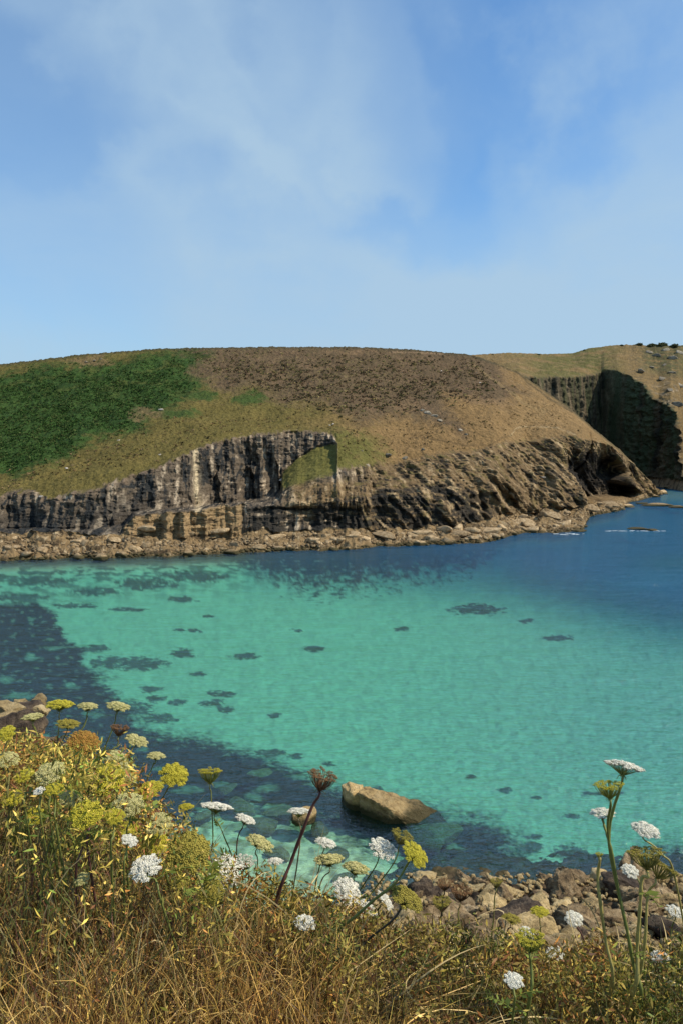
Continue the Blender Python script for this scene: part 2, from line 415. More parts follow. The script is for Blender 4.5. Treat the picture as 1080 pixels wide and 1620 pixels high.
def build_headland():
    pxs = np.arange(-300, 1049.5, 1.15); n = len(pxs); NR = 470
    pys, ds = hill_cols(pxs)
    v = np.linspace(0, 1, NR)[:, None]
    py = pys[0][None] + (pys[5] - pys[0])[None] * v
    px = np.broadcast_to(pxs, py.shape)
    D = hill_D(px, py)
    V = P(px, py, D)
    dy, dz, m = hill_disp(px, py, V, D, [a[None] for a in pys])
    # ---------------- colours
    wx = px + 9 * fbm(px / 45, py / 22, 0, 4); wy = py + 6 * fbm(px / 40, py / 18, 5, 4)
    wx2 = px + 16 * fbm(px / 60, py / 30, 9, 5); wy2 = py + 9 * fbm(px / 50, py / 24, 3, 5)
    X, Y, Z = V[..., 0], V[..., 1], V[..., 2]
    olive = np.array([.128, .104, .032]); tan = np.array([.225, .142, .062]); straw = np.array([.235, .155, .072])
    heath = np.array([.115, .080, .045]); brack = np.array([.036, .072, .017]); dkgreen = np.array([.03, .055, .012])
    C = np.broadcast_to(olive, V.shape).copy()
    f1 = fbm(X / 3, Y / 3, 0, 4); f2 = fbm(X / 1.2, Y / 1.5, 3, 3); f3 = fbm(X / 11, Y / 11, 6, 3)
    C = mixc(C, tan, smooth(430, 640, wx2 + 60 * f3) * .95)
    C = mixc(C, straw, smooth(720, 860, wx2) * smooth(.0, .5, .35 + f1) * .7)
    C = mixc(C, [.165, .125, .04], smooth(-.1, .5, f3) * .5 * smooth(560, 420, px))
    # heather / scrub over the upper middle
    sd = poly_sd(wx2, wy2, [(290, 540), (760, 540), (800, 600), (840, 622), (790, 640), (700, 625), (735, 690), (640, 655), (570, 672), (520, 640), (450, 640), (400, 615), (360, 622), (300, 600), (270, 570)])
    hm = smooth(-14, 14, sd + 14 * f1)
    hc = mixc(np.broadcast_to(heath, V.shape).copy(), [.135, .11, .045], smooth(.0, .5, .5 * f1 + .8 * f2) * smooth(720, 600, px + 80 * f3) * .85)
    hc = mixc(hc, [.16, .10, .06], smooth(.1, .5, f2 - f3) * .5)
    C = mixc(C, hc, hm)
    sd = poly_sd(wx2, wy2, [(-400, 600), (0, 588), (60, 578), (160, 575), (250, 556), (330, 556), (300, 590), (320, 610), (290, 640), (230, 660), (240, 680), (140, 700), (95, 730), (30, 752), (-20, 740), (-400, 760)])
    bm_ = smooth(-13, 13, sd + 14 * f1 + 5 * f3)
    bc = mixc(np.broadcast_to(brack, V.shape).copy(), [.046, .088, .020], smooth(-.1, .5, f1)); bc = mixc(bc, [.060, .070, .02], smooth(.25, .6, f2) * .6)
    bc = mixc(bc, dkgreen, smooth(.1, .5, -f1) * .6); bc = mixc(bc, [.075, .085, .022], smooth(0, .5, f3 + .4 * f1) * smooth(660, 590, py) * .8); bc = mixc(bc, [.012, .03, .008], smooth(.2, .45, ridged(X / 7, Y / 22, 3, 3) - .35) * .5)
    C = mixc(C, bc, bm_)
    for (ex, ey, rx, ry) in ((398, 632, 26, 11), (320, 628, 20, 7), (285, 655, 30, 8), (1035, 560, 30, 12)):
        C = mixc(C, brack * 1.1, smooth(1.8, .2, ((wx2 - ex) / rx) ** 2 + ((wy2 - ey) / ry) ** 2 + 1.3 * f1) * .85)
    C = mixc(C, [.125, .115, .033], smooth(1.6, .1, ((wx - 535) / 75) ** 2 + ((wy - 722) / 42) ** 2 + .8 * f1))
    # skyline fringe and bare earth patches
    C = mixc(C, [.06, .055, .03], smooth(5, 1, py - pys[5][None]) * .7)
    for (ex, ey, rx, ry) in ((140, 573, 34, 6), (560, 556, 50, 2), (640, 640, 22, 8), (770, 637, 30, 7), (230, 655, 26, 8)):
        C = mixc(C, [.20, .13, .07], smooth(1.9, .1, ((wx2 - ex) / rx) ** 2 + ((wy2 - ey) / ry) ** 2 + 1.5 * f1) * .55)
    def trail(pts, w, c, k):
        nonlocal C
        d = np.full(px.shape, 1e9)
        for (x0, y0), (x1, y1) in zip(pts[:-1], pts[1:]):
            dx, dy_ = x1 - x0, y1 - y0
            t = np.clip(((px - x0) * dx + (py - y0) * dy_) / (dx * dx + dy_ * dy_), 0, 1)
            d = np.minimum(d, np.hypot(px - x0 - t * dx, (py - y0 - t * dy_)))
        C = mixc(C, c, smooth(w, w * .4, d + f2 * .5) * k)
    trail([(805, 690), (814, 678), (835, 675), (875, 678), (910, 688)], 1.3, [.36, .27, .15], .6)
    trail([(650, 690), (690, 698), (735, 704), (775, 700), (805, 690)], 2.0, [.13, .085, .04], .7)
    trail([(820, 590), (835, 607), (870, 632), (905, 652)], 2.2, [.10, .075, .04], .7)
    trail([(745, 575), (790, 610), (830, 640), (860, 650)], 3, [.27, .19, .09], .45)
    trail([(620, 557), (700, 560)], 1.5, [.3, .2, .12], .5)
    # rock
    sxx = X + .8 * Z * m['right']; iso = fbm(X / 2.0, Z / 1.6, Y / 2, 4)
    st = .8 * fbm(sxx / 1.5, Z / 10, Y / 12, 3) + .35 * iso; st2 = fbm(X / .7 + 5, Z / 2.5, 0, 3)
    lay = fbm(X / 7, Z / .8, Y / 7, 3)
    rock = np.broadcast_to([.135, .105, .074], V.shape).copy()
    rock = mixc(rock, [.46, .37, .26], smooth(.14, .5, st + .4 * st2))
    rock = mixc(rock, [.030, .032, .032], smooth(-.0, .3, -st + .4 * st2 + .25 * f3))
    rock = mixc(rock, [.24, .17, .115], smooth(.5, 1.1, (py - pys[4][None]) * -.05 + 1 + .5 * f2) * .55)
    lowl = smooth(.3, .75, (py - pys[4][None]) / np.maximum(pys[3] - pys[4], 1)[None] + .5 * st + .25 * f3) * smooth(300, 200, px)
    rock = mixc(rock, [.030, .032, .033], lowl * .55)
    streak = np.exp(-((px - 312 - (py - 720) * .05) / 5.0) ** 2) * smooth(-.6, .2, st2) * (px < 400)
    rock = mixc(rock, [.60, .48, .30], np.clip(streak, 0, 1) * .9)
    rr = np.broadcast_to([.175, .118, .060], V.shape).copy()
    rr = mixc(rr, [.36, .26, .145], smooth(.12, .5, st + .4 * m['blk'] + .35 * st2)); gly = ridged(sxx / 9 + 3, Z / 26, Y / 30, 3)
    rr = mixc(rr, [.028, .023, .017], smooth(-.05, .3, -st + .4 * lay + .4 * f3 - .35 * gly))
    rr = mixc(rr, [.15, .12, .04], smooth(.1, .5, f1) * .5)
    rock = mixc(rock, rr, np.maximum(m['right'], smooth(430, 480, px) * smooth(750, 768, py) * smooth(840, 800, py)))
    cave_shade = smooth(1.3, .5, ((px - 950 - .5 * (py - 750)) / 44) ** 2 + ((py - 752) / 42) ** 2 + .5 * st)
    rock = mixc(rock, [.020, .018, .016], cave_shade * .95)  # shadow inside the cave hollow, painted near-black into the rock colour
    # black lichen band low down on the cliff, x 390-760
    low = smooth(388, 396, px) * smooth(830, 700, px + 40 * f3) * smooth(-3, 3, wy - np.interp(px, [390, 455, 540, 600, 700, 830], [800, 800, 792, 775, 765, 790]))
    rock = mixc(rock, [.026, .025, .022], low * smooth(-.3, .25, .12 - lay - .8 * st - .5 * m['blk'] - .7 * f3) * .9)
    gold = smooth(190, 200, px) * smooth(388, 380, px) * smooth(-2, 2, py - pys[2][None] - 1)
    goldc = mixc(np.broadcast_to([.30, .205, .105], V.shape).copy(), [.10, .07, .04], smooth(.1, .5, lay + .4 * st))
    rock = mixc(rock, goldc, gold)
    rm = np.clip(smooth(3, -3, wy * 0 + py - pys[1][None]) * smooth(-2, 3, py + 5 * f2 + 3 * f1 * (1 + 2 * m['right']) - pys[4][None]), 0, 1)
    ramp = m['notch'] * smooth(-1, 3, py - pys[3][None]) * smooth(776, 766, py + 5 * f2 + .3 * (px - 490) + 10)
    rampx = np.clip(ramp, 0, 1)
    C = mixc(C, [.135, .125, .034], rampx * .8)
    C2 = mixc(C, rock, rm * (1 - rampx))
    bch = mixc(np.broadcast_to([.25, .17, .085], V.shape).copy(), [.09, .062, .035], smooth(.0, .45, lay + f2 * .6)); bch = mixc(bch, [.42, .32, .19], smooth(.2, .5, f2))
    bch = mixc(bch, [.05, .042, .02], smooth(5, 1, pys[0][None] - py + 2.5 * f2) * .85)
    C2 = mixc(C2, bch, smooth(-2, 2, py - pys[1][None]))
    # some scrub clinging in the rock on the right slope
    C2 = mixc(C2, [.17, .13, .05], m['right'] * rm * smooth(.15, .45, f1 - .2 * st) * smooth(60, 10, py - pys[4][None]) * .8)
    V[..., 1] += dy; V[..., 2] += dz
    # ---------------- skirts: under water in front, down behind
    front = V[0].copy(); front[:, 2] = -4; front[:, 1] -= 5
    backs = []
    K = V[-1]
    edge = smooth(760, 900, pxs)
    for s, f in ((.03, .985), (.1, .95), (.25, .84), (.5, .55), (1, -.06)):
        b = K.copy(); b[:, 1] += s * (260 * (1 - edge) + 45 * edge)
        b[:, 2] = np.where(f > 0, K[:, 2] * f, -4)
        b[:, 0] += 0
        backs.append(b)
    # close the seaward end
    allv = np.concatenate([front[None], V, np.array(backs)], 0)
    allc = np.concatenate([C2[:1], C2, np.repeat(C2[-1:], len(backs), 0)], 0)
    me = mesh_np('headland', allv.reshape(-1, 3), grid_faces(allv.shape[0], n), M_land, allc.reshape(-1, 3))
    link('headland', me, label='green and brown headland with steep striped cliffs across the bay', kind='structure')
build_headland()

def build_scrub():
    def clumps(name, poly, n, pal_, s0, s1, label, seed, cut=.0):
        r = np.random.default_rng(seed)
        xs = np.array([p[0] for p in poly]); ys = np.array([p[1] for p in poly])
        px = r.uniform(xs.min(), xs.max(), n * 3); py = r.uniform(ys.min(), ys.max(), n * 3)
        k = (poly_sd(px + 14 * fbm(px / 40, py / 20, 4, 4), py + 7 * fbm(px / 40, py / 20, 8, 4), poly) > 0) & (py > fK(px) + 1.5) & (py < fT(px) - 3)
        k &= (fbm(px / 30, py / 10, seed, 4) + .35 * r.normal(size=len(px)) > cut) & (r.random(len(px)) < smooth(0, 34, poly_sd(px, py, poly)) * .9 + .1)
        px, py = px[k][:n], py[k][:n]; n = len(px)
        p = P(px, py, hill_D(px, py)); pys, _ = hill_cols(px)
        dy, dz, _m = hill_disp(px, py, p, None, pys); p[:, 1] += dy; p[:, 2] += dz
        Q = 7; s = r.uniform(s0, s1, n)
        c = p[:, None] + r.normal(size=(n, Q, 3)) * s[:, None, None] * [.5, .5, .22]; c[..., 2] += (s * .3)[:, None]
        a = r.normal(size=(n, Q, 3)); a /= np.linalg.norm(a, axis=2)[..., None]; b = np.cross(a, r.normal(size=(n, Q, 3))); b /= np.linalg.norm(b, axis=2)[..., None]
        a *= s[:, None, None] * .5; b *= s[:, None, None] * .4
        V = np.stack([c - a, c + b, c + a, c - b], 2).reshape(-1, 3)
        col = np.array(pal_)[r.integers(0, len(pal_), n)] * r.uniform(.6, 1.35, (n, 1))
        link(name, mesh_np(name, V, np.arange(len(V)).reshape(-1, 4), M_scrub, np.repeat(col, Q * 4, 0), smooth_=False), label=label, kind='stuff')
    clumps('bracken', [(-40, 592), (60, 578), (160, 575), (250, 556), (330, 556), (300, 590), (320, 610), (290, 640), (230, 660), (240, 680), (140, 700), (95, 730), (30, 752), (-40, 745)], 9000, [[.038, .078, .018], [.050, .098, .024], [.075, .10, .03]], .25, .65, 'dark green bracken blanketing the left of the headland', 21)
    clumps('heather', [(300, 552), (640, 552), (760, 563), (800, 600), (840, 622), (790, 640), (700, 650), (560, 672), (450, 650), (320, 600)], 3400, [[.10, .072, .04], [.14, .09, .05], [.22, .18, .07], [.08, .075, .03]], .3, .8, 'brown heather and dry scrub over the crown of the headland', 22)
    clumps('tussock_grass', [(-40, 760), (130, 700), (300, 640), (450, 640), (600, 670), (800, 630), (830, 600), (990, 720), (900, 690), (700, 715), (560, 738), (440, 684), (250, 738), (60, 778), (-40, 785)], 3000, [[.13, .105, .035], [.20, .13, .058], [.10, .075, .03], [.25, .175, .085]], .25, .6, 'olive and tan tussock grass above the cliffs', 23)
M_scrub = tone_mat('hill_scrub', .9, None, None, .15, spec=.1)
build_scrub()

# far cove behind the headland
bw = curve([(640, 790), (840, 774), (950, 763), (1000, 767), (1040, 770), (1075, 776), (1100, 779), (1500, 850)])
bS = curve([(640, 760), (950, 758), (1000, 755), (1040, 756), (1075, 760), (1100, 768), (1500, 830)])
bT = curve([(640, 640), (760, 615), (820, 592), (850, 597), (870, 595), (900, 596), (940, 592), (955, 584), (975, 586), (1000, 597), (1022, 610), (1030, 622), (1042, 633), (1060, 640), (1072, 655), (1078, 690), (1081, 745), (1100, 757), (1500, 800)])
bK = curve([(640, 567), (740, 562), (800, 558), (860, 560), (905, 559), (930, 551), (980, 545), (1040, 546), (1080, 547), (1200, 546), (1500, 556)])
bK = (lambda f: (lambda x: f(x) + 2.6 * fbm(np.asarray(x, float) / 16, 3.3, 0, 4) * smooth(960, 1010, np.asarray(x, float))))(bK)
def cove_cols(px):
    W = Dsea(bw(px)); S = W + curve([(640, 5), (1000, 5), (1060, 7), (1500, 10)])(px); T = S + curve([(640, 25), (820, 25), (950, 9), (1000, 7), (1075, 9), (1100, 9), (1500, 12)])(px)
    K = curve_s([(640, 540), (800, 560), (930, 590), (1000, 590), (1100, 560), (1500, 520)], 60)(px)
    return [bw(px), bS(px), bT(px), bK(px)], [W, S, T, K]
def cove_D(px, py):
    pys, ds = cove_cols(px); D = ds[0] + 0 * py
    for i in range(3):
        a, b = pys[i], pys[i + 1]
        t = np.clip((a - py) / np.maximum(a - b, 1e-6), 0, 1)
        if i == 2: t = t ** 1.2
        D = np.where(py < a, ds[i] + (ds[i + 1] - ds[i]) * t, D)
    return D
def build_cove():
    pxs = np.arange(640, 1330, 1.1); NR = 300; n = len(pxs)
    pys, ds = cove_cols(pxs)
    py = pys[0][None] + (pys[3] - pys[0])[None] * np.linspace(0, 1, NR)[:, None]
    px = np.broadcast_to(pxs, py.shape)
    D = cove_D(px, py); V = P(px, py, D)
    X, Y, Z = V[..., 0].copy(), V[..., 1].copy(), V[..., 2].copy()
    cliff = smooth(2, -2, py - pys[1]) * smooth(-2, 3, py - pys[2])
    ribs = ridged(X / 8, Z / 50 + 3, Y / 30, 3); rib2 = ridged(X / 3 + 9, Z / 16, Y / 9, 2); blk = fbm(X / 5, Z / 3, Y / 5, 4)
    V[..., 1] += -cliff * (3.2 * ribs + 1.4 * rib2 + 1.3 * blk)
    V[..., 0] += -cliff * smooth(970, 1010, px) * (3.0 * blk + 3.5 * ribs + 2 * fbm(X / 12, Z / 9, Y / 12, 3))
    g = smooth(2, -6, py - pys[2])
    V[..., 2] += g * (1.3 * fbm(X / 18, Y / 18, 0, 3) * smooth(0, 12, py - pys[3]) + .5 * fbm(X / 2.5, Y / 4, 0, 3)) + smooth(-1, 2, py - pys[1]) * 1.2 * fbm(X / 4, Y / 4, 0, 3) * smooth(0, 4, pys[0] - py)
    f1 = fbm(X / 5, Y / 5, 0, 4); f2 = fbm(X / 2, Y / 2.5, 3, 3); f3 = fbm(X / 20, Y / 20, 6, 3)
    C = np.broadcast_to([.20, .135, .058], V.shape).copy()
    C = mixc(C, [.115, .105, .035], smooth(-.2, .4, f3 + .3) * smooth(760, 880, px) * smooth(1010, 940, px))
    C = mixc(C, [.26, .18, .09], smooth(.0, .5, f1) * .6)
    C = mixc(C, [.10, .085, .04], smooth(.15, .5, f2) * .6)
    C = mixc(C, [.42, .33, .22], smooth(1010, 1040, px) * smooth(590, 620, py) * smooth(.1, .35, f1 + .4 * f2) * .8)
    C = mixc(C, [.055, .075, .03], smooth(1000, 1030, px + 20 * f1) * smooth(592, 578, py + 8 * f1 - .15 * (px - 1000)) * smooth(-.2, .2, f1 + .2) * .75)
    C = mixc(C, [.115, .085, .045], smooth(970, 1010, px) * smooth(-.15, .3, f2 + .6 * f1) * .75)
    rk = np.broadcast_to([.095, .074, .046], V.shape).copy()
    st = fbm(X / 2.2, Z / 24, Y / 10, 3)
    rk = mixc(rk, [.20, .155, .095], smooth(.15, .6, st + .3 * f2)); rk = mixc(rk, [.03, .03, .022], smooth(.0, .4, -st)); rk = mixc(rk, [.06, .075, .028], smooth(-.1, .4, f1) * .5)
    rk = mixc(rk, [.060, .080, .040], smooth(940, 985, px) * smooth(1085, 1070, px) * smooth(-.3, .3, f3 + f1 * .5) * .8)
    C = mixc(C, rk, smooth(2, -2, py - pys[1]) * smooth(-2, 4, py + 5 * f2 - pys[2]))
    b = mixc(np.broadcast_to([.27, .19, .11], V.shape).copy(), [.10, .075, .05], smooth(0, .4, f2))
    C = mixc(C, b, smooth(-2, 2, py - pys[1]))
    front = V[0].copy(); front[:, 2] = -4; front[:, 1] -= 5
    backs = []
    for s, f in ((60, .97), (160, .8), (320, .4), (420, -1)):
        k = V[-1].copy(); k[:, 1] += s; k[:, 2] = k[:, 2] * f if f > 0 else -4; backs.append(k)
    allv = np.concatenate([front[None], V, np.array(backs)], 0)
    allc = np.concatenate([C[:1], C, np.repeat(C[-1:], len(backs), 0)], 0)
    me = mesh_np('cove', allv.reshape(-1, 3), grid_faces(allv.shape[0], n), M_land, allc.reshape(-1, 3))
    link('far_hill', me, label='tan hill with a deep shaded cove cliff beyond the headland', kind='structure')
build_cove()

# ------------------------------------------------------------------ near slope
pR = curve([(-20, 23.9), (0, 23.5), (1.8, 23.42), (2.3, 23.25), (3, 22.5), (4, 21.6), (8, 18.3), (25, 7.9), (37, 2.4), (45, 0), (52, -2.5), (90, -8)])
pM = curve([(-20, 23.9), (0, 23.5), (2.0, 23.42), (2.6, 23.15), (3.2, 22.4), (4, 21.4), (8, 17.4), (25, 6.0), (34, 1.6), (40.5, 0), (47, -1.6), (90, -8)])
pL = curve([(-20, 24.0), (0, 23.6), (2.4, 23.5), (3.2, 23.2), (4.5, 22.5), (8, 20.7), (13, 19.2), (17, 18.5), (19, 17.6), (24, 13.5), (40, 3), (46, 0), (55, -2.5), (90, -8)])
def near_z(x, y):
    a = x / np.maximum(y, .6)
    a = np.clip(a, -1.2, 1.2)
    r = smooth(-.02, .10, a); l = smooth(-.20, -.39, a)
    z = pR(y) * r + pM(y) * (1 - r)
    z = z * (1 - l) + pL(y) * l
    return z + .0
def near_rough(x, y):
    k = smooth(3, 9, y)
    return k * np.where(x < -2, .5, 1) * (.8 * fbm(x / 5, y / 5, 0, 5) + .7 * ridged(x / 1.8, y / 1.8, 3, 4) - .7) + .03 * fbm(x * 3, y * 3, 0, 2)
def build_near():
    ys = np.concatenate([np.linspace(-12, 1, 14), np.linspace(1.1, 6, 90), np.geomspace(6.1, 56, 330)])
    us = np.linspace(-1, 1, 420)
    yy = ys[:, None]; half = 6 + np.maximum(yy, 0) * 0.75
    x = us[None] * half; y = yy + 0 * x
    z = near_z(x, y) + near_rough(x, y)
    f1 = fbm(x / 1.5, y / 1.5, 0, 4); f2 = fbm(x / .5, y / .5, 4, 3)
    C = np.broadcast_to([.10, .068, .038], x.shape + (3,)).copy()
    C = mixc(C, [.25, .18, .10], smooth(.1, .5, f1 + .5 * f2)); C = mixc(C, [.03, .022, .016], smooth(-.1, .35, -f1 + .4 * f2))
    veg = smooth(11, 5, y + 3 * f1)
    soil = mixc(np.broadcast_to([.028, .018, .010], x.shape + (3,)).copy(), [.12, .085, .035], smooth(0, .5, f2))
    C = mixc(C, soil, veg)
    C = mixc(C, [.05, .045, .02], smooth(.5, -.1, z + .5 * f1) * .8)
    me = mesh_np('ground', np.stack([x, y, z], -1).reshape(-1, 3), grid_faces(*x.shape), M_near, C.reshape(-1, 3))
    link('ground', me, label='rough cliff-top ground dropping to the near shore', kind='structure')
build_near()

# ------------------------------------------------------------------ seabed and water
WEED = [
 [(-700, 925), (60, 918), (92, 938), (88, 962), (128, 984), (132, 1006), (165, 1020), (185, 1050), (235, 1105), (330, 1122), (400, 1142), (470, 1172), (520, 1200), (600, 1226), (700, 1243), (790, 1262), (830, 1300), (855, 1340), (840, 1368), (780, 1378), (700, 1368), (640, 1345), (600, 1330), (560, 1310), (520, 1290), (460, 1276), (400, 1262), (330, 1262), (290, 1290), (250, 1340), (-700, 1500)],
 [(850, 1350), (900, 1338), (955, 1348), (1010, 1385), (960, 1415), (870, 1405), (845, 1380)],
 [(1000, 1300), (1040, 1290), (1100, 1298), (1160, 1330), (1080, 1330), (1010, 1318)],
]
BLOBS = [(385, 996, 20, 4.5), (495, 986, 13, 4), (290, 992, 18, 6), (215, 1007, 46, 9), (175, 1005, 30, 8), (350, 1052, 18, 5), (338, 1066, 20, 5), (357, 1076, 12, 5), (315, 1021, 12, 3), (240, 1045, 16, 5), (243, 1060, 14, 5),
         (280, 1065, 12, 4), (310, 960, 8, 2), (285, 960, 8, 2), (880, 971, 22, 4), (634, 958, 11, 3), (755, 930, 38, 7), (835, 947, 10, 3), (432, 1085, 8, 4), (522, 1166, 12, 5), (745, 1190, 10, 4), (428, 1146, 20, 7), (465, 1152, 12, 5),
         (902, 1308, 22, 11), (838, 1301, 20, 8), (905, 1256, 12, 4), (845, 1285, 14, 4), (590, 1216, 14, 8), (800, 1215, 14, 5), (850, 1228, 9, 3), (950, 1220, 30, 4), (470, 960, 8, 2), (200, 1075, 40, 9), (250, 1090, 30, 7), (330, 940, 9, 2), (150, 985, 20, 5),
         (60, 905, 50, 4), (150, 912, 40, 3), (230, 905, 45, 4), (310, 898, 50, 4), (40, 918, 40, 3), (120, 925, 30, 3), (200, 930, 25, 2.5), (290, 918, 25, 2.5)]
PALE = [(12, 1085, 26, 9), (50, 998, 14, 4), (30, 1055, 24, 5), (8, 1030, 14, 5), (52, 1118, 22, 7), (415, 1212, 22, 7), (470, 1190, 18, 5), (400, 1228, 18, 7), (300, 1215, 20, 6), (380, 1248, 26, 8), (440, 1248, 18, 7), (350, 1205, 16, 5), (560, 1262, 20, 6),
        (735, 1262, 26, 6), (640, 1300, 30, 8), (700, 1330, 24, 7), (760, 1345, 30, 7), (590, 1370, 40, 14), (670, 1380, 40, 12), (820, 1390, 40, 14), (720, 1300, 20, 5), (900, 1370, 20, 5), (260, 1175, 20, 5), (220, 1140, 14, 4), (90, 985, 16, 3), (110, 1040, 16, 4), (150, 1085, 16, 4)]
def depth_at(px, py):
    near = Dsea(py)
    d = np.interp(near, [30, 40, 47, 56, 70, 95, 140, 400], [-.3, .3, .8, 1.5, 2.8, 3.6, 3.8, 4.0])
    d = d * (1 - smooth(560, 700, px) * smooth(60, 40, near)) + (smooth(560, 700, px) * smooth(60, 40, near)) * np.interp(near, [40, 46, 50, 60], [.2, 1.6, 2.6, 2.9])
    shore = smooth(0, 45, py - fw(px))
    return np.maximum(d * (.12 + .88 * shore), .15)
def build_sea():
    pxs = np.arange(-600, 1500, 2.2)
    pys = np.concatenate([np.linspace(1660, 860, 560), np.linspace(858.5, 760, 60), [745, 735, 725, 715, 708]])
    px, py = np.meshgrid(pxs, pys)
    D = Dsea(py)
    surf = P(px, py, D)
    wx = px + 36 * fbm(px / 60, py / 22, 0, 5, gain=.6); wy = py + 9 * fbm(px / 60, py / 20, 5, 5, gain=.6)
    n1 = fbm(px / 26, py / 9, 2, 5, gain=.62)
    n2 = fbm(px / 13, py / 3.2, 14, 4, gain=.65)
    m = np.zeros(px.shape)
    s = np.clip((py - 860) / 500, .25, 1)
    for p in WEED:
        m = np.maximum(m, smooth(-24, 22, poly_sd(wx, wy, p) / s * .7 + 16 * n1 + 34 * n2) * smooth(-30, 20, poly_sd(wx, wy, p) / s * .7 + 8 * n2 + 12 * n1))
    for (x, y, rx, ry) in BLOBS:
        q = ((px + 5 * (n1) + .25 * (wx - px) - x) / rx) ** 2 + ((py + 3 * n1 + .25 * (wy - py) - y) / ry) ** 2
        m = np.maximum(m, smooth(1.7, .5, q + .5 * n1 + 2.0 * n2) * .85)
    for (x, y, rx, ry) in PALE:
        q = ((px + .4 * (wx - px) - x) / rx) ** 2 + ((py + .4 * (wy - py) - y) / ry) ** 2
        m = m * (1 - .42 * smooth(1.9, .0, q + .9 * n1 + 1.6 * n2))
    m = np.clip(m - .35 * smooth(.15, .6, fbm(px / 14, py / 5, 8, 3)) * smooth(300, 100, px), 0, 1)
    # broken weed streaks along the far shore on the left
    strk = smooth(.0, .35, fbm(px / 30, py / 3.5, 12, 4) + .15) * smooth(945, 900, py + .06 * px) * smooth(-2, 6, py - fw(px)) * smooth(460, 380, px)
    m = np.maximum(m, strk * .8)
    band = np.interp(px, [300, 400, 480, 560, 640, 720, 800], [8, 20, 38, 38, 34, 30, 12])
    m = np.maximum(m, smooth(1.25, .45, (py - fw(px)) / band + .9 * n2 + .35 * n1) * .92 * smooth(300, 380, px) * smooth(860, 760, px))
    shoreweed = smooth(14, 3, py - fw(px)) * .9
    m = np.maximum(m, shoreweed * (px < 1045))
    dep = depth_at(px, py) + .25 * n1
    bed = surf.copy(); bed[..., 2] = -np.maximum(dep, .12)
    # carry the bed a little along the sight line so nothing gaps
    sand = np.array([.72, .66, .50]); weed = np.array([.022, .034, .034])
    C = np.broadcast_to(sand, bed.shape).copy()
    C = C * (1 + .10 * fbm(px / 40, py / 14, 0, 4))[..., None]
    stone = smooth(-.12, .25, fbm(surf[..., 0] / 1.5, surf[..., 1] / 1.5, 0, 4)) * smooth(66, 54, D) * smooth(620, 560, px)
    C = mixc(C, [.20, .17, .09], stone * .65)
    C = mixc(C, weed, m)
    me = mesh_np('seabed', bed.reshape(-1, 3), grid_faces(*px.shape)[:, ::-1], M_seabed, C.reshape(-1, 3))
    link('seabed', me, label='pale sand seabed with dark weed beds', kind='structure')
    # water surface with depth-dependent colour
    deep = np.clip(smooth(-50, 85, poly_sd(px, py, [(420, 880), (560, 885), (700, 900), (800, 912), (930, 940), (1080, 975), (1500, 1005), (1500, 700), (420, 700)]) * .9 + 12 * n1), 0, 1)
    deep = np.clip(deep * 1.5, 0, 1)
    deep = np.maximum(deep, .55 * smooth(900, 870, py) * smooth(380, 600, px))
    deep *= 1 - .45 * np.exp(-((px - 1060) / 60) ** 2 - ((py - 890) / 14) ** 2)
    right = smooth(500, 1150, px) * smooth(1500, 1100, py)
    shal = np.clip(smooth(1.8, .3, dep), 0, 1)
    tmid = np.array([.315, .715, .64]); tright = np.array([.29, .63, .63]); tdeep = np.array([.08, .46, .64]); tsh = np.array([.66, .86, .76])
    T = np.broadcast_to(tmid, bed.shape).copy(); T = mixc(T, tright, right); T = mixc(T, tdeep, deep); T = mixc(T, tsh, shal)
    bc = np.broadcast_to([.010, .20, .17], bed.shape).copy(); bc = mixc(bc, [.008, .10, .24], deep); 
    me = bpy.data.meshes
    wm = mesh_np('water', surf.reshape(-1, 3), grid_faces(*px.shape)[:, ::-1], None, T.reshape(-1, 3), {'deep': deep.ravel()})
    m_, t = new_mat('sea_water')
    out = node(t, 'ShaderNodeOutputMaterial')
    at = node(t, 'ShaderNodeAttribute', attribute_name='tone'); dp = node(t, 'ShaderNodeAttribute', attribute_name='deep')
    tr = node(t, 'ShaderNodeBsdfTransparent'); t.links.new(at.outputs['Color'], tr.inputs['Color'])
    df = node(t, 'ShaderNodeBsdfDiffuse')
    mx = node(t, 'ShaderNodeMix', data_type='RGBA'); t.links.new(dp.outputs['Fac'], mx.inputs[0])
    mx.inputs[6].default_value = (.003, .06, .12, 1); mx.inputs[7].default_value = (.006, .075, .165, 1); t.links.new(mx.outputs[2], df.inputs['Color'])
    fr0 = node(t, 'ShaderNodeMapRange'); t.links.new(dp.outputs['Fac'], fr0.inputs[0]); fr0.inputs[3].default_value = .06; fr0.inputs[4].default_value = .6
    body = node(t, 'ShaderNodeMixShader'); t.links.new(fr0.outputs[0], body.inputs[0]); t.links.new(tr.outputs[0], body.inputs[1]); t.links.new(df.outputs[0], body.inputs[2])
    gl = node(t, 'ShaderNodeBsdfGlossy'); gl.inputs['Roughness'].default_value = .12
    g = node(t, 'ShaderNodeNewGeometry')
    h = None
    for sx, sy, rot, w, det in ((.55, 1.1, 20, 1.0, 3), (1.6, 2.6, -25, .45, 4), (.09, .22, 10, 1.6, 2), (4.5, 7.0, 30, .16, 3)):
        mp = node(t, 'ShaderNodeMapping'); mp.inputs['Scale'].default_value = (sx, sy, 1); mp.inputs['Rotation'].default_value = (0, 0, R(rot))
        t.links.new(g.outputs['Position'], mp.inputs['Vector'])
        nz = node(t, 'ShaderNodeTexNoise'); nz.inputs['Scale'].default_value = 1; nz.inputs['Detail'].default_value = det; nz.inputs['Roughness'].default_value = .6; nz.inputs['Distortion'].default_value = .4
        t.links.new(mp.outputs[0], nz.inputs['Vector'])
        a = node(t, 'ShaderNodeMath', operation='MULTIPLY'); t.links.new(nz.outputs['Fac'], a.inputs[0]); a.inputs[1].default_value = w
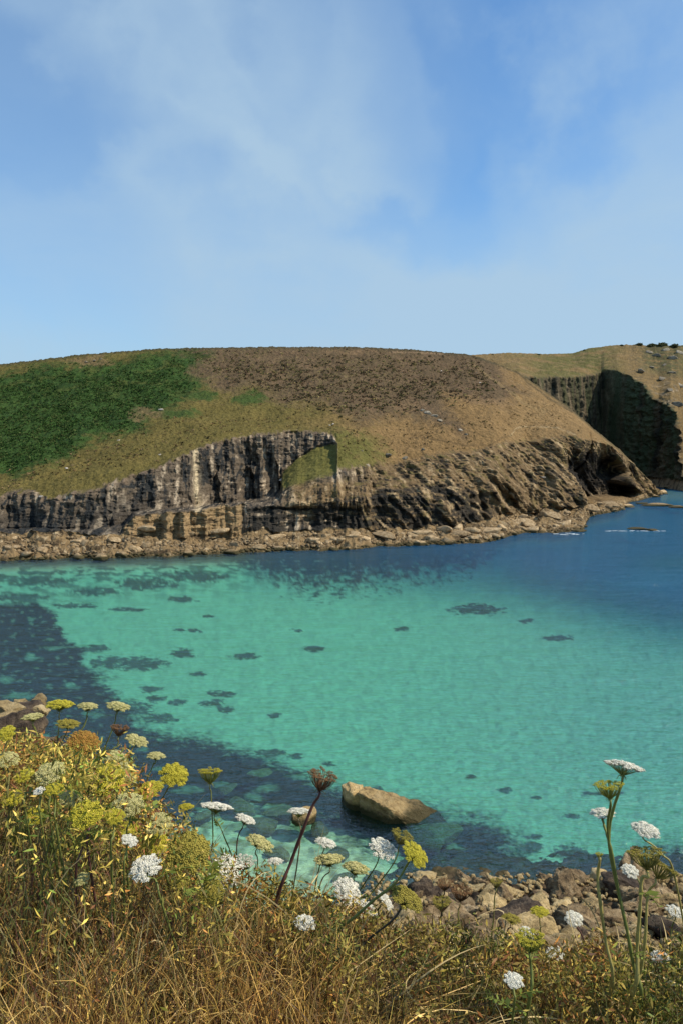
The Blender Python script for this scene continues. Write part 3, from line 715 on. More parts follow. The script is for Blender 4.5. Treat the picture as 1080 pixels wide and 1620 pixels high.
        if h is None: h = a.outputs[0]
        else:
            s_ = node(t, 'ShaderNodeMath', operation='ADD'); t.links.new(h, s_.inputs[0]); t.links.new(a.outputs[0], s_.inputs[1]); h = s_.outputs[0]
    bp = node(t, 'ShaderNodeBump'); bp.inputs['Strength'].default_value = 1.0; bp.inputs['Distance'].default_value = .36; t.links.new(h, bp.inputs['Height'])
    for x in (gl, df): t.links.new(bp.outputs[0], x.inputs['Normal'])
    fr = node(t, 'ShaderNodeFresnel'); fr.inputs['IOR'].default_value = 1.33; t.links.new(bp.outputs[0], fr.inputs['Normal'])
    k = node(t, 'ShaderNodeMath', operation='MULTIPLY'); t.links.new(fr.outputs[0], k.inputs[0]); k.inputs[1].default_value = .30; k.use_clamp = True
    fin = node(t, 'ShaderNodeMixShader'); t.links.new(k.outputs[0], fin.inputs[0]); t.links.new(body.outputs[0], fin.inputs[1]); t.links.new(gl.outputs[0], fin.inputs[2])
    t.links.new(fin.outputs[0], out.inputs[0])
    wm.materials.append(m_)
    link('water', wm, label='clear turquoise sea water filling the bay', kind='structure')
build_sea()
#PART2
# ------------------------------------------------------------------ rocks
def rock_mesh(name, seed, mat, sub=4, scale=(1, 1, .7), cuts=14, rough=.07, layer=.0, sharp=.78):
    r = np.random.default_rng(seed)
    bm = bmesh.new(); bmesh.ops.create_icosphere(bm, subdivisions=sub, radius=1.0)
    v = np.array([q.co[:] for q in bm.verts]); f = np.array([[a.index for a in p.verts] for p in bm.faces]); bm.free()
    v *= 1.25
    for i in range(cuts):
        n = r.normal(size=3); n /= np.linalg.norm(n); d = r.uniform(sharp - .12, sharp + .14)
        k = np.maximum(v @ n - d, 0); v = v - k[:, None] * n * .96
    off = r.uniform(0, 50)
    nn = v / np.linalg.norm(v, axis=1)[:, None]
    h = rough * fbm(v[:, 0] * 2.2 + off, v[:, 1] * 2.2, v[:, 2] * 2.2, 4) + rough * .45 * ridged(v[:, 0] * 5 + off, v[:, 1] * 5, v[:, 2] * 5, 2)
    v = v + nn * h[:, None]
    if layer: v[:, :2] *= (1 + layer * np.sign(np.sin(v[:, 2] * 11 + off)) * .5)[:, None]
    v *= np.array(scale)
    return mesh_np(name, v, f, mat, smooth_=False if sub < 4 else True)
def mkrocks(name, mat, n, s0, **k):
    return [rock_mesh(name, s0 + i, mat, scale=(1, .75 + .3 * random.random(), .5 + .3 * random.random()), **k) for i in range(n)]
RK_far = mkrocks('boulder', M_rock_far, 8, 100, sub=3)
RK_tan = mkrocks('boulder', M_rock, 7, 200, sub=5, rough=.13, cuts=22, sharp=.60)
RK_brown = mkrocks('boulder', M_rock_brown, 7, 300, sub=5, rough=.22, cuts=20, sharp=.60)
RK_dark = mkrocks('boulder', M_rock_dark, 4, 400, sub=4, rough=.2)
RK_grey = mkrocks('rock_outcrop', M_rock_grey, 4, 500, sub=3)
RK_pale = mkrocks('stone', M_rock_pale, 3, 600, sub=3)
def place_rock(me, loc, size, name='boulder', rot=None, tilt=.3, **k):
    o = link(name, me, loc=loc, **k)
    o.rotation_euler = rot or (random.uniform(-tilt, tilt), random.uniform(-tilt, tilt), random.uniform(0, 6.28))
    o.scale = size if hasattr(size, '__len__') else (size,) * 3
    return o

# rubble at the foot of the far cliff
n = 0
for i in range(900):
    if n >= 150: break
    x = random.uniform(2, 830) if random.random() < .85 else random.uniform(830, 985)
    a, b = float(fS(x)), float(fw(x))
    t = random.random() ** .75
    y = a + (b - a) * (.15 + .9 * t)
    D = float(hill_D(np.array([x]), np.array([min(y, b)]))[0]) - (max(0, y - b) * .8)
    p = P(x, min(y, b), D)
    s = random.choice((.45, .55, .7, .7, .9, 1.1, 1.4, 1.7)) * .85 * (1.0 if x < 640 else 1.25)
    place_rock(RK_far[n % 8], (p[0], p[1], max(p[2], 0) + s * .18), (s * 1.25, s, s), label='sunlit tan boulder in the rubble lining the foot of the far cliff', cat='boulder', group='boulders lining the foot of the far cliff')
    n += 1

def rubble(name, pts, sizes, mat, label, seed):
    r = np.random.default_rng(seed); n = len(pts)
    base = np.array([[-1, -1, -.6], [1, -1, -.7], [1, 1, -.6], [-1, 1, -.6], [-.8, -.7, .6], [.7, -.9, .7], [.8, .8, .5], [-.6, .9, .7]])
    fc = np.array([[0, 3, 2, 1], [4, 5, 6, 7], [0, 1, 5, 4], [1, 2, 6, 5], [2, 3, 7, 6], [3, 0, 4, 7]])
    V = base[None] * r.uniform(.45, 1.1, (n, 8, 3)) * np.asarray(sizes)[:, None, None] * .6 * r.uniform(.6, 1.4, (n, 1, 3)) * [1, 1, .8]
    a = r.uniform(0, 6.28, n); ca, sa = np.cos(a)[:, None], np.sin(a)[:, None]
    V = np.stack([V[..., 0] * ca - V[..., 1] * sa, V[..., 0] * sa + V[..., 1] * ca, V[..., 2] + V[..., 0] * r.normal(size=(n, 1)) * .3], -1) + np.asarray(pts)[:, None]
    F = (fc[None] + (np.arange(n) * 8)[:, None, None]).reshape(-1, 4)
    link(name, mesh_np(name, V.reshape(-1, 3), F, mat, smooth_=False), label=label, kind='stuff')
_px = rng.uniform(-60, 985, 2600); _a = fS(_px); _b = fw(_px); _py = _a + (_b - _a) * (.1 + .88 * rng.random(2600) ** .8)
_D = hill_D(_px, _py); _p = P(_px, _py, _D); _p[:, 2] = np.maximum(_p[:, 2], 0) + .2
rubble('rubble', _p, rng.uniform(.25, .9, 2600), M_rock_far, 'small angular rubble strewn along the foot of the far cliff', 5)
def slab(name, pts, mat, seed, rough=.12, cuts=4):
    """hull of points in metres, subdivided and weathered"""
    bm = bmesh.new()
    for p in pts: bm.verts.new(p)
    r = bmesh.ops.convex_hull(bm, input=bm.verts)
    bmesh.ops.delete(bm, geom=[g for g in bm.verts if not g.link_faces], context='VERTS')
    for _ in range(cuts): bmesh.ops.subdivide_edges(bm, edges=bm.edges, cuts=1, use_grid_fill=True)
    bmesh.ops.triangulate(bm, faces=bm.faces)
    bm.normal_update()
    v = np.array([q.co[:] for q in bm.verts]); nn = np.array([q.normal[:] for q in bm.verts])
    f = np.array([[a.index for a in p.verts] for p in bm.faces]); bm.free()
    h = rough * (fbm(v[:, 0] * .8 + seed, v[:, 1] * .8, v[:, 2] * 1.6, 4) * 1.4 - .6 * np.abs(fbm(v[:, 0] * 1.2, v[:, 1] * 1.2 + seed, v[:, 2] * 3, 3)))
    return mesh_np(name, v + nn * h[:, None], f, mat)

# the rock standing in the shallows
c = P(605, 1300, Dsea(1300))
def rel(px, py, z):
    return tuple(P(px, py, float(Dsea(py)) * (1 - z / CH)) - c)
def under(px, py, z, dx=0, dy=.1, zz=-1.6):
    a = rel(px, py, z); return (a[0] + dx, a[1] + dy, zz)
rk1 = slab('sea_rock', [rel(540, 1243, 1.2), rel(551, 1237, 1.5), rel(573, 1241, 1.5), rel(581, 1254, 1.3), rel(557, 1256, 1.35), rel(545, 1252, 1.1), under(540, 1243, 1.2, -.1, .2), under(545, 1252, 1.1, .2, .5), under(557, 1256, 1.35, .2, .6), under(581, 1254, 1.3, .3, .1), under(573, 1241, 1.5, .3, .4), under(551, 1237, 1.5, 0, .4)], M_rock_sea, 3, .13)
link('sea_rock', rk1, loc=tuple(c), label='blocky dark-sided rock, left end of the pair breaking the shallow turquoise water', cat='rock')
T2 = [(578, 1243, 1.25), (594, 1249, 1.15), (634, 1259, .7), (664, 1268, .4), (692, 1281, .05), (567, 1255, 1.5), (592, 1267, 1.4), (613, 1278, 1.15), (640, 1290, .5), (662, 1300, .05)]
rk2 = slab('sea_rock', [rel(*q) for q in T2] + [under(*T2[5], .3, .35), under(*T2[6], .2, .4), under(*T2[7], .2, .3), under(*T2[8], .3, 0), under(*T2[9], .8, -.3), under(*T2[4], 1.2, .3), under(*T2[3], .5, .8), under(*T2[0], 0, .8)], M_rock_sea, 8, .15, cuts=5)
link('sea_rock', rk2, loc=tuple(c), label='long sloping golden slab rock rising from the shallows', cat='rock')
def water_rock(px, py, s, zc, me, label, sz=(1, 1, 1)):
    D = float(Dsea(py)); p = P(px, py, D)
    place_rock(me, (p[0], p[1], zc), (s * sz[0], s * sz[1], s * sz[2]), name='sea_rock', rot=(0, 0, px * .37), label=label, cat='rock')
M_drowned = rock_mat('boulder_drowned', (.26, .20, .10), (.10, .085, .04), (.40, .33, .2))
RK_drown = mkrocks('sea_rock', M_drowned, 4, 700, sub=4)
RK_sea = mkrocks('sea_rock', M_rock_sea, 3, 760, sub=5)
water_rock(480, 1298, 1.05, .25, RK_sea[0], 'rounded wet-sided rock just above the water beside the dark seed head stem')
for (px, py, s, lab) in ((450, 1272, 1.0, 'brown drowned rock just left of the rounded wet rock'), (505, 1300, .8, 'small brown drowned rock just right of the rounded wet rock'), (660, 1302, 1.9, 'broad drowned ledge off the right end of the sloping slab rock'),
                         (690, 1305, 1.5, 'olive drowned rock farthest right of the sloping slab rock'), (415, 1290, 1.0, 'drowned rock behind the white umbel, deep left of the rounded rock'), (380, 1262, 1.0, 'drowned rock on the edge of the dark weed left of centre'),
                         (360, 1235, .7, 'small pale drowned rock out in the dark weed'), (545, 1372, .7, 'small drowned stone in the pale shallows under the slab rock'), (600, 1390, 1.3, 'brown drowned boulder nearest the tan shore boulder'), (560, 1390, .9, 'drowned stone between the pale umbels in the shallows'),
                         (325, 1275, .8, 'drowned stone beside the green cup-shaped umbel'), (440, 1335, .8, 'drowned stone in the bright shallows left of the tall seed head'), (410, 1212, .8, 'drowned rock showing pale in the dark weed bed'), (530, 1340, .8, 'drowned stone right of the tall seed head stem')):
    water_rock(px, py, s, -.55 - .1 * s, RK_drown[int(px) % 4], lab, (1.2, .9, .6))

for (px, py, s, sx, lab) in ((232, 838, 3.4, 1.5, 'ribbed grey-gold ledge standing out of the rubble below the striped cliff'), (300, 846, 2.6, 1.4, 'low golden ledge between rubble below the striped cliff'), (345, 842, 3.0, 1.3, 'golden block under the pale stepped lower cliff'), (182, 856, 2.4, 1.3, 'dark block breaking the rubble left of the ribbed ledge'), (120, 858, 2.2, 1.5, 'long low slab in the rubble at the left shore'), (72, 866, 2.2, 1.3, 'bright golden slab nearest the water at the left'), (20, 868, 2.4, 1.4, 'broad golden slab at the left end of the far shore'),
                             (435, 852, 2.6, 1.5, 'golden slab under the black band of the cliff'), (500, 856, 2.4, 1.6, 'flat slab at the water under the grass ramp'), (560, 850, 2.8, 1.5, 'pale slab under the rocky slope, left of the dark-topped ledge'), (610, 850, 3.4, 1.5, 'big golden ledge with a black shadowed face'), (668, 846, 3.6, 1.6, 'tilted golden slab resting on the black rocks'), (725, 846, 3.6, 1.6, 'sloping golden slab right of the tilted one'), (775, 842, 3.8, 1.5, 'stacked golden slab where the shore begins to bend'), (826, 830, 4.4, 1.6, 'wide brown slab above the rock ledge by the blue water'), (870, 818, 4.4, 1.5, 'wide slab among the ledges below the leaning ribs'), (930, 806, 4.0, 1.5, 'slab on the golden shelf under the dark hollow'), (962, 800, 4.2, 1.4, 'slab near the outer end of the golden shelf')):
    D = float(hill_D(np.array([float(px)]), np.array([float(py)]))[0]); p = P(px, py, D)
    place_rock(RK_far[int(px) % 8], (p[0], p[1], max(p[2], 0) + s * .12), (s * sx * .6, s * .7, s * .42), name='rock_ledge', rot=(random.uniform(-.1, .15), random.uniform(-.12, .12), random.uniform(-.3, .3)), label=lab, cat='ledge')

# skerries off the point
for (px, py, s, lab, sz) in ((1008, 837, 3.2, 'small dark reef awash with white foam', (1.6, .8, .30)), (1030, 839, 2.2, 'low wet rock at the right end of the foam-edged reef', (1.5, .7, .26)),
                             (1040, 800, 6.0, 'long flat brown skerry in front of the shaded cove', (2.0, .8, .34)), (1015, 797, 3.2, 'low rock at the left tip of the flat skerry', (1.3, .7, .26)), (1072, 803, 4.4, 'low shelf of rock at the right of the flat skerry', (1.4, .8, .34)),
                             (1046, 781, 4.0, 'rock at the very tip of the headland point', (1.3, .8, .7)), (1032, 786, 4.2, 'brown rock at the foot of the headland point', (1.4, .8, .5)), (990, 802, 4.2, 'rock jutting from the shore left of the flat skerry', (1.4, .8, .4)), (1066, 772, 6.0, 'brown ledge on the far shore at the right edge', (1.6, .8, .5)), (908, 833, 4.6, 'flat rock shelf at the tip of the ledge running into the blue water', (1.6, .9, .30)), (884, 834, 4.4, 'humped rock on the ledge running into the blue water', (1.5, .9, .38)), (915, 841, 2.4, 'smallest low rock just in front of the ledge tip', (1.4, .7, .28)),
                             (860, 838, 3.6, 'brown rock lying at the root of the ledge in the water', (1.5, .8, .36)), (760, 853, 3.6, 'wide golden slab rock at the water where the shore turns right', (1.6, .8, .42)), (700, 858, 3.8, 'golden slab at the water below the black rocks', (1.6, .8, .42)), (652, 860, 3.6, 'golden slab with dark underside at the foot of the black rocks', (1.5, .8, .42))):
    D = float(Dsea(py)); p = P(px, py, D)
    place_rock(RK_far[int(px) % 8], (p[0], p[1], .15), (s * sz[0] * .62, s * sz[1], s * sz[2]), name='sea_rock', rot=(0, 0, .15), label=lab, cat='rock')

# foam
M_foam = tone_mat('foam', .7, [(2.0, .8, 1.1)], None, base=(.70, .75, .76))
def foam(px, py, w, d, label, seed):
    D = float(Dsea(py)); c = P(px, py, D); r = np.random.default_rng(seed)
    V = []; F = []
    for k in range(int(10 + w * 2)):
        a = r.uniform(-1, 1); x = a * w; y = r.normal() * d * (1 - abs(a) * .6); s = r.uniform(.08, .42); y += .8 * d * math.sin(x * 1.3 + seed)
        b = len(V); m = 7
        V.append((x, y, .05))
        for j in range(m):
            t = j / m * 6.283; q = s * r.uniform(.5, 1.3)
            V.append((x + math.cos(t) * q * 2.2, y + math.sin(t) * q, .012))
        for j in range(m): F.append((b, b + 1 + j, b + 1 + (j + 1) % m))
    link('foam', mesh_np('foam', V, np.array(F), M_foam), loc=(c[0], c[1], .02), label=label, kind='stuff')
foam(898, 845, 4.5, .8, 'white foam washing along the tip of the rock ledge', 1)
foam(1002, 840, 8.5, .5, 'white foam line around the small dark reef', 2)

# stones and outcrops on the headland
def on_hill(px, py):
    p = P(px, py, float(hill_D(np.array([float(px)]), np.array([float(py)]))[0])); return p
for (px, py, s, kind, lab) in ((405, 582, .75, 'p', 'lone white stone high on the brown heather slope'), (255, 649, .9, 'p', 'white stone in the bare gap between bracken and grass'), (188, 698, .8, 'p', 'white stone at the lower edge of the bracken'),
        (253, 720, .6, 'p', 'small white stone just above the striped cliff'), (233, 689, .6, 'p', 'small pale stone on the grass just below the bracken tongue'), (106, 741, .5, 'p', 'tiny pale stone on grass below the bracken'), (66, 786, .7, 'p', 'white stone on the small grassy cliff shoulder'), (16, 788, .8, 'p', 'pale stone at the left end of the cliff shoulder'), (30, 787, .6, 'p', 'small pale stone second along the cliff shoulder'),
        (527, 671, .5, 'p', 'pale stone above the hooked corner of the cliff'), (522, 673, .4, 'p', 'tiny pale stone left of its twin above the hooked cliff corner'), (446, 760, 1.1, 'p', 'white block at the foot of the grass ramp'), (746, 637, 1.0, 'p', 'white stone at the end of the diagonal scar on the slope'), (722, 648, .6, 'p', 'small pale stone below the diagonal scar'), (697, 587, .5, 'p', 'tiny pale stone near the brown hilltop'), (758, 606, .7, 'p', 'pale stone on the dark scrub of the upper right slope'), (774, 611, .7, 'p', 'pale stone right of centre in the dark upper scrub'),
        (137, 573, 1.1, 'g', 'left block of the small outcrop on the skyline slope'), (150, 571, 1.3, 'g', 'middle block of the small outcrop on the skyline slope'), (160, 569, 1.0, 'g', 'right block of the small outcrop on the skyline slope'), (92, 582, .7, 'g', 'low rock left of the skyline outcrop'),
        (668, 650, 1.4, 'g', 'upper left rock of the grey outcrop on the tan slope'), (676, 655, 2.3, 'g', 'biggest grey rock of the outcrop on the tan slope'), (686, 659, 2.0, 'g', 'third rock down the line of the grey outcrop'), (695, 666, 1.5, 'g', 'small rock below the biggest of the grey outcrop'), (702, 672, 1.3, 'g', 'lowest grey rock of the outcrop on the tan slope'),
        (727, 682, 1.9, 'g', 'greenish rock just above the footpath'), (737, 688, 1.4, 'g', 'rock touching the footpath bend'), (613, 721, 2.0, 'g', 'rounded rock at the top of the broken rocky slope'), (640, 726, 1.6, 'g', 'rock right of the rounded one on the broken slope'), (668, 712, 1.2, 'g', 'small rock on the turf above the broken slope'), (572, 714, .9, 'g', 'upright stone at the left of the broken slope'), (580, 738, 1.5, 'g', 'jutting rock at the upper left of the broken slope'), (598, 741, 1.7, 'g', 'wide rock ledge at the upper left of the broken slope'),
        (858, 796 - 40, 1.0, 'p', 'white rock patch low on the dark right hand cliff')):
    p = on_hill(px, py)
    me = (RK_pale if kind == 'p' else RK_grey)[int(px) % (3 if kind == 'p' else 4)]
    s *= .8 if kind == 'p' else .55
    place_rock(me, (p[0], p[1], p[2] + s * .15), (s * 1.1, s, s * .9), name='stone' if kind == 'p' else 'rock_outcrop', label=lab, cat='stone' if kind == 'p' else 'rock')
for (px, py, s, lab) in ((1025, 556, 3.0, 'leftmost grey crag on the far hilltop at the right'), (1038, 562, 3.6, 'broad grey crag below the far hilltop scrub'), (1052, 553, 3.0, 'crag on the far skyline near the right edge'), (1062, 565, 3.2, 'lower grey crag right of the broad one'), (1074, 557, 3.4, 'crag at the right edge of the photo')):
    p = P(px, py + 2, float(cove_D(np.array([float(px)]), np.array([py + 2.]))[0]))
    place_rock(RK_grey[int(px) % 4], (p[0], p[1], p[2]), (s, s, s * .8), name='rock_outcrop', label=lab, cat='rock')
for (px, py, s, lab) in ((1012, 588, 2.4, 'small crag on the lip of the shaded cove'), (1030, 582, 2.2, 'small tan crag in the grass above the shaded cove'), (1046, 600, 2.8, 'crag where the slope steepens right of the cove'), (1062, 590, 2.0, 'small grey rock near the right edge, above the steep slope'), (1058, 618, 2.6, 'pale rock on the sunlit slope right of the cove'), (1074, 610, 2.4, 'rock at the right edge above the sunlit slope'), (1070, 640, 2.8, 'pale crag at the right edge beside the cove shadow'), (1050, 578, 1.8, 'tiny rock midway down from the hilltop crags')):
    p = P(px, py, float(cove_D(np.array([float(px)]), np.array([float(py)]))[0]))
    place_rock(RK_grey[int(px) % 4], (p[0], p[1], p[2]), (s * 1.2, s, s * .8), name='rock_outcrop', label=lab, cat='rock')
# bushes on the far skyline
M_bush = tone_mat('scrub_leaf', .8, None, None, .2, base=(.075, .085, .035))
def bush_mesh(seed):
    r = np.random.default_rng(seed); n = 420
    d = r.normal(size=(n, 3)); d /= np.linalg.norm(d, axis=1)[:, None]; d[:, 2] = np.abs(d[:, 2])
    c = d * r.uniform(.55, 1.05, (n, 1)) * (1 + .25 * fbm(d[:, 0] * 2 + seed, d[:, 1] * 2, d[:, 2] * 2, 2))[:, None]
    a = r.normal(size=(n, 3)) * .11; b = r.normal(size=(n, 3)) * .11
    V = np.stack([c - a, c + b, c + a, c - b], 1).reshape(-1, 3)
    return mesh_np('bush', V, np.arange(4 * n).reshape(n, 4), M_bush, smooth_=False)
BUSH = [bush_mesh(i) for i in range(3)]
for i, (px, s, lab) in enumerate(((851, 1.6, 'lone bush on the skyline of the saddle'), (778, 1.2, 'small bush where the headland meets the saddle'), (924, 1.8, 'bush where the far hill starts to rise'), (982, 2.2, 'round bush on the far hill skyline'), (1010, 2.4, 'bush on the far hilltop left of the crags'), (1030, 2.6, 'dark bush among the far hilltop crags'), (1046, 3.0, 'large dark bush between two hilltop crags'), (1066, 3.2, 'large dark bush near the right edge of the far skyline'))):
    py = float(bK(px)) + 1.5
    p = P(px, py, float(cove_D(np.array([float(px)]), np.array([py]))[0]))
    s *= .6 if i < 4 else .95
    o = link('bush', BUSH[i % 3], loc=(p[0], p[1], p[2] - .2), label=lab, cat='bush'); o.scale = (s * 1.3, s, s * .8); o.rotation_euler = (0, 0, px)

# ------------------------------------------------------------------ near shore boulders
def near_surface_(px, py):
    return near_surface(px, py)
def near_surface(px, py):
    """where the sight line through px, py meets the near slope"""
    r, y, z = raydir(px, py)
    Y = np.linspace(3.0, 60, 600)
    x = r / y * Y; zz = CH + z / y * Y
    g = near_z(x, Y)
    h = np.where(zz < g)[0]
    i = h[0] if len(h) else 599
    return x[i], Y[i], g[i]
NB = [(672, 1385, 52, 30, 't', 'broad tan boulder at the left end of the near shore rocks'), (705, 1400, 60, 36, 't', 'pale block behind the dried brown umbels on the near shore'), (735, 1388, 44, 26, 'b', 'brown ledged rock with a flat top at the water edge'),
      (660, 1450, 90, 50, 't', 'large smooth tan boulder low on the slope beside the olive umbel'), (790, 1405, 90, 50, 't', 'large smooth golden boulder sloping to the turquoise water'), (760, 1398, 40, 26, 'b', 'brown rock wedged left of the golden boulder'),
      (725, 1430, 60, 40, 'b', 'brown boulder under the dried umbels'), (780, 1455, 70, 30, 't', 'long tan slab below the golden boulder'), (830, 1440, 60, 36, 't', 'tan rock under the golden boulder, right of the slab'), (850, 1412, 34, 22, 'b', 'small brown rock right of the golden boulder'),
      (880, 1400, 44, 28, 'b', 'brown rock at the water edge left of the dark hollow'), (915, 1385, 56, 40, 'b', 'dark-sided craggy boulder behind the thin bare stalk'), (950, 1380, 52, 36, 't', 'pale craggy boulder left of the tall flowering stalks'), (890, 1430, 50, 36, 't', 'tilted pale rock below the water-edge rocks'),
      (985, 1400, 60, 46, 'd', 'black shaded boulder between the tall stalks'), (1030, 1395, 70, 50, 'b', 'craggy brown boulder under the brown cup umbels'), (1062, 1420, 60, 44, 't', 'pale boulder at the right edge of the photo'), (935, 1425, 60, 44, 't', 'pale craggy boulder behind the white ball umbel'), (970, 1450, 70, 50, 'b', 'brown boulder at the foot of the tall stalks'),
      (900, 1475, 60, 40, 't', 'tan rock half hidden by greenery below the white ball umbel'), (1010, 1470, 60, 46, 't', 'pale rock between the stalks low on the slope'), (1060, 1470, 60, 44, 'd', 'dark boulder low at the right edge'), (850, 1490, 50, 30, 't', 'tan rock peeping behind the bright green cup umbel'),
      (940, 1510, 60, 44, 'b', 'brown rock low in the greenery left of the stalk bases'), (1000, 1520, 60, 40, 't', 'pale rock behind the crossing yellow stalks'), (600, 1440, 50, 30, 't', 'tan rock just right of the white umbel pair'), (540, 1440, 60, 34, 't', 'pale rock glimpsed behind the white umbels')]
for (px, py, w, h, kind, lab) in NB:
    x, y, z = near_surface(px, py + h * .25)
    s = w / FPX * y * .52
    me = {'t': RK_tan, 'b': RK_brown, 'd': RK_dark}[kind][int(px) % (4 if kind == 'd' else 7)]
    place_rock(me, (x, y, z + s * .05), (s * 1.2, s * 1.05, min(s * h / w * 1.5, s)), label=lab, cat='boulder')
cnt = 0
for i in range(1500):
    if cnt >= 100: break
    px = random.uniform(420, 1150); py = random.uniform(1376, 1560) if px > 620 else random.uniform(1450, 1560)
    if px < 860 and py < 1400: continue
    x, y, z = near_surface(px, py)
    if y < 9 or z < -.4: continue
    s = random.choice((.5, .7, .9, 1.1, 1.4, 1.8)) * (1 if y > 20 else .6)
    me = random.choice(RK_tan + RK_brown + RK_brown + RK_dark)
    s *= .8
    place_rock(me, (x, y, z + s * .05), (s * random.uniform(.9, 1.4), s, s * random.uniform(.6, 1.1)), tilt=.6, label='rough tan or brown boulder jumbled on the slope above the near shore', cat='boulder', group='jumbled boulders on the near shore')
    cnt += 1
_q = [near_surface(rng.uniform(560, 1150), rng.uniform(1385, 1560)) for _ in range(1500)]
_q = np.array([q for q in _q if q[1] > 7 and q[2] > -.5]); _q[:, 2] += .15
rubble('rubble', _q, rng.uniform(.08, .32, len(_q)), M_rock, 'loose broken stones filling the gaps between near shore boulders', 6)
# rocks on the left shoulder
for (px, py, w, h, D, kind, lab) in ((8, 1128, 60, 50, 17.5, 't', 'golden block at the left edge above the water'), (36, 1116, 24, 24, 18.5, 't', 'small upright pale block second from the left edge'), (60, 1113, 28, 22, 18.5, 't', 'rounded pale block at the tip of the left shoulder'), (66, 1126, 24, 20, 17.8, 't', 'small pale block in front of the rounded tip block'),
                                     (45, 1130, 36, 26, 18, 'd', 'dark block wedged between the pale blocks on the left'), (10, 1150, 60, 36, 16, 't', 'yellowish rock under the golden edge block'), (30, 1162, 50, 44, 15, 'd', 'purple-brown boulder in shadow at the left'), (65, 1185, 60, 44, 14, 'b', 'brown boulder behind the first green umbel stems'), (15, 1195, 80, 44, 13, 'b', 'wide brown slab at the left edge under the shaded boulder'),
                                     (145, 1205, 34, 30, 12, 't', 'pale rock glimpsed behind the orange aged umbel'), (100, 1215, 50, 40, 12, 'b', 'brown rock behind the pale green umbel'), (150, 1235, 60, 40, 11, 't', 'tan rock behind the bright yellow green umbel'), (225, 1275, 60, 50, 14, 't', 'tan rock behind the umbel cluster left of centre'), (210, 1300, 70, 60, 12, 'b', 'brown rock hidden low behind the umbel cluster'), (60, 1245, 90, 60, 11, 'd', 'dark rock deep in the left hand plants')):
    if px >= 65 and py > 1170:
        x_, y_, z_ = near_surface(px, py); p = np.array([x_, y_, z_]); D = y_
        if D > 30: continue
    else: p = P(px, py, D)
    s = w / FPX * D * .72
    me = {'t': RK_tan, 'b': RK_brown, 'd': RK_dark}[kind][int(px) % (4 if kind == 'd' else 7)]
    place_rock(me, tuple(p), (s * 1.25, s * 1.1, s * h / w * 1.5), tilt=.25, label=lab, cat='boulder')

# ------------------------------------------------------------------ plants
top_row = curve([(-200, 1200), (0, 1205), (120, 1215), (200, 1235), (250, 1290), (300, 1360), (400, 1425), (480, 1450), (600, 1475), (700, 1475), (780, 1495), (900, 1515), (1000, 1520), (1080, 1505), (1300, 1490)])
def tube(path, rad, sides=5):
    """path (n,3), rad (n,) -> verts, quads"""
    path = np.asarray(path, float); rad = np.broadcast_to(rad, (len(path),))
    t = np.gradient(path, axis=0); t /= np.linalg.norm(t, axis=1)[:, None] + 1e-9
    ref = np.array([0.31, .9, .2]) if abs(t[0][1]) < .8 else np.array([1., 0, 0])
    u = np.cross(t, ref); u /= np.linalg.norm(u, axis=1)[:, None]; w = np.cross(t, u)
    a = np.arange(sides) / sides * 2 * np.pi
    V = path[:, None] + rad[:, None, None] * (np.cos(a)[None, :, None] * u[:, None] + np.sin(a)[None, :, None] * w[:, None])
    n = len(path); i = np.arange(n * sides).reshape(n, sides); j = np.roll(i, -1, 1)
    F = np.stack([i[:-1], j[:-1], j[1:], i[1:]], -1).reshape(-1, 4)
    return V.reshape(-1, 3), F
class Acc:
    def __init__(s): s.v = []; s.f3 = []; s.f4 = []; s.c = []; s.n = 0
    def add(s, v, f, c=(1, 1, 1)):
        v = np.asarray(v); f = np.asarray(f)
        (s.f3 if f.shape[1] == 3 else s.f4).append(f + s.n)
        s.v.append(v); s.c.append(np.broadcast_to(np.asarray(c, float), v.shape)); s.n += len(v)
    def mesh(s, name, mat, smooth_=True):
        return mesh_np(name, np.concatenate(s.v), [np.concatenate(x) for x in (s.f3, s.f4) if x], mat, np.concatenate(s.c), smooth_=smooth_)
M_flower = tone_mat('umbel_floret', .7, None, None, .25, spec=.2)
M_stem = tone_mat('plant_stem', .55, [(60, .75, 1.2)], None, .0, spec=.35)
OCT = np.array([[1, 0, 0], [0, 1, 0], [-1, 0, 0], [0, -1, 0], [0, 0, .8], [0, 0, -.8]]); OF = np.array([[0, 1, 4], [1, 2, 4], [2, 3, 4], [3, 0, 4], [1, 0, 5], [2, 1, 5], [3, 2, 5], [0, 3, 5]])
PALETTE = dict(
    white=([.94, .90, .76], [.74, .74, .58], [.26, .30, .08]),
    cream=([.66, .60, .26], [.46, .45, .13], [.24, .27, .06]),
    green=([.60, .52, .055], [.40, .38, .04], [.24, .26, .045]),
    olive=([.40, .33, .06], [.26, .23, .04], [.20, .18, .04]),
    brown=([.30, .16, .07], [.16, .08, .035], [.15, .08, .04]),
    orange=([.46, .24, .05], [.40, .30, .05], [.07, .04, .02]))
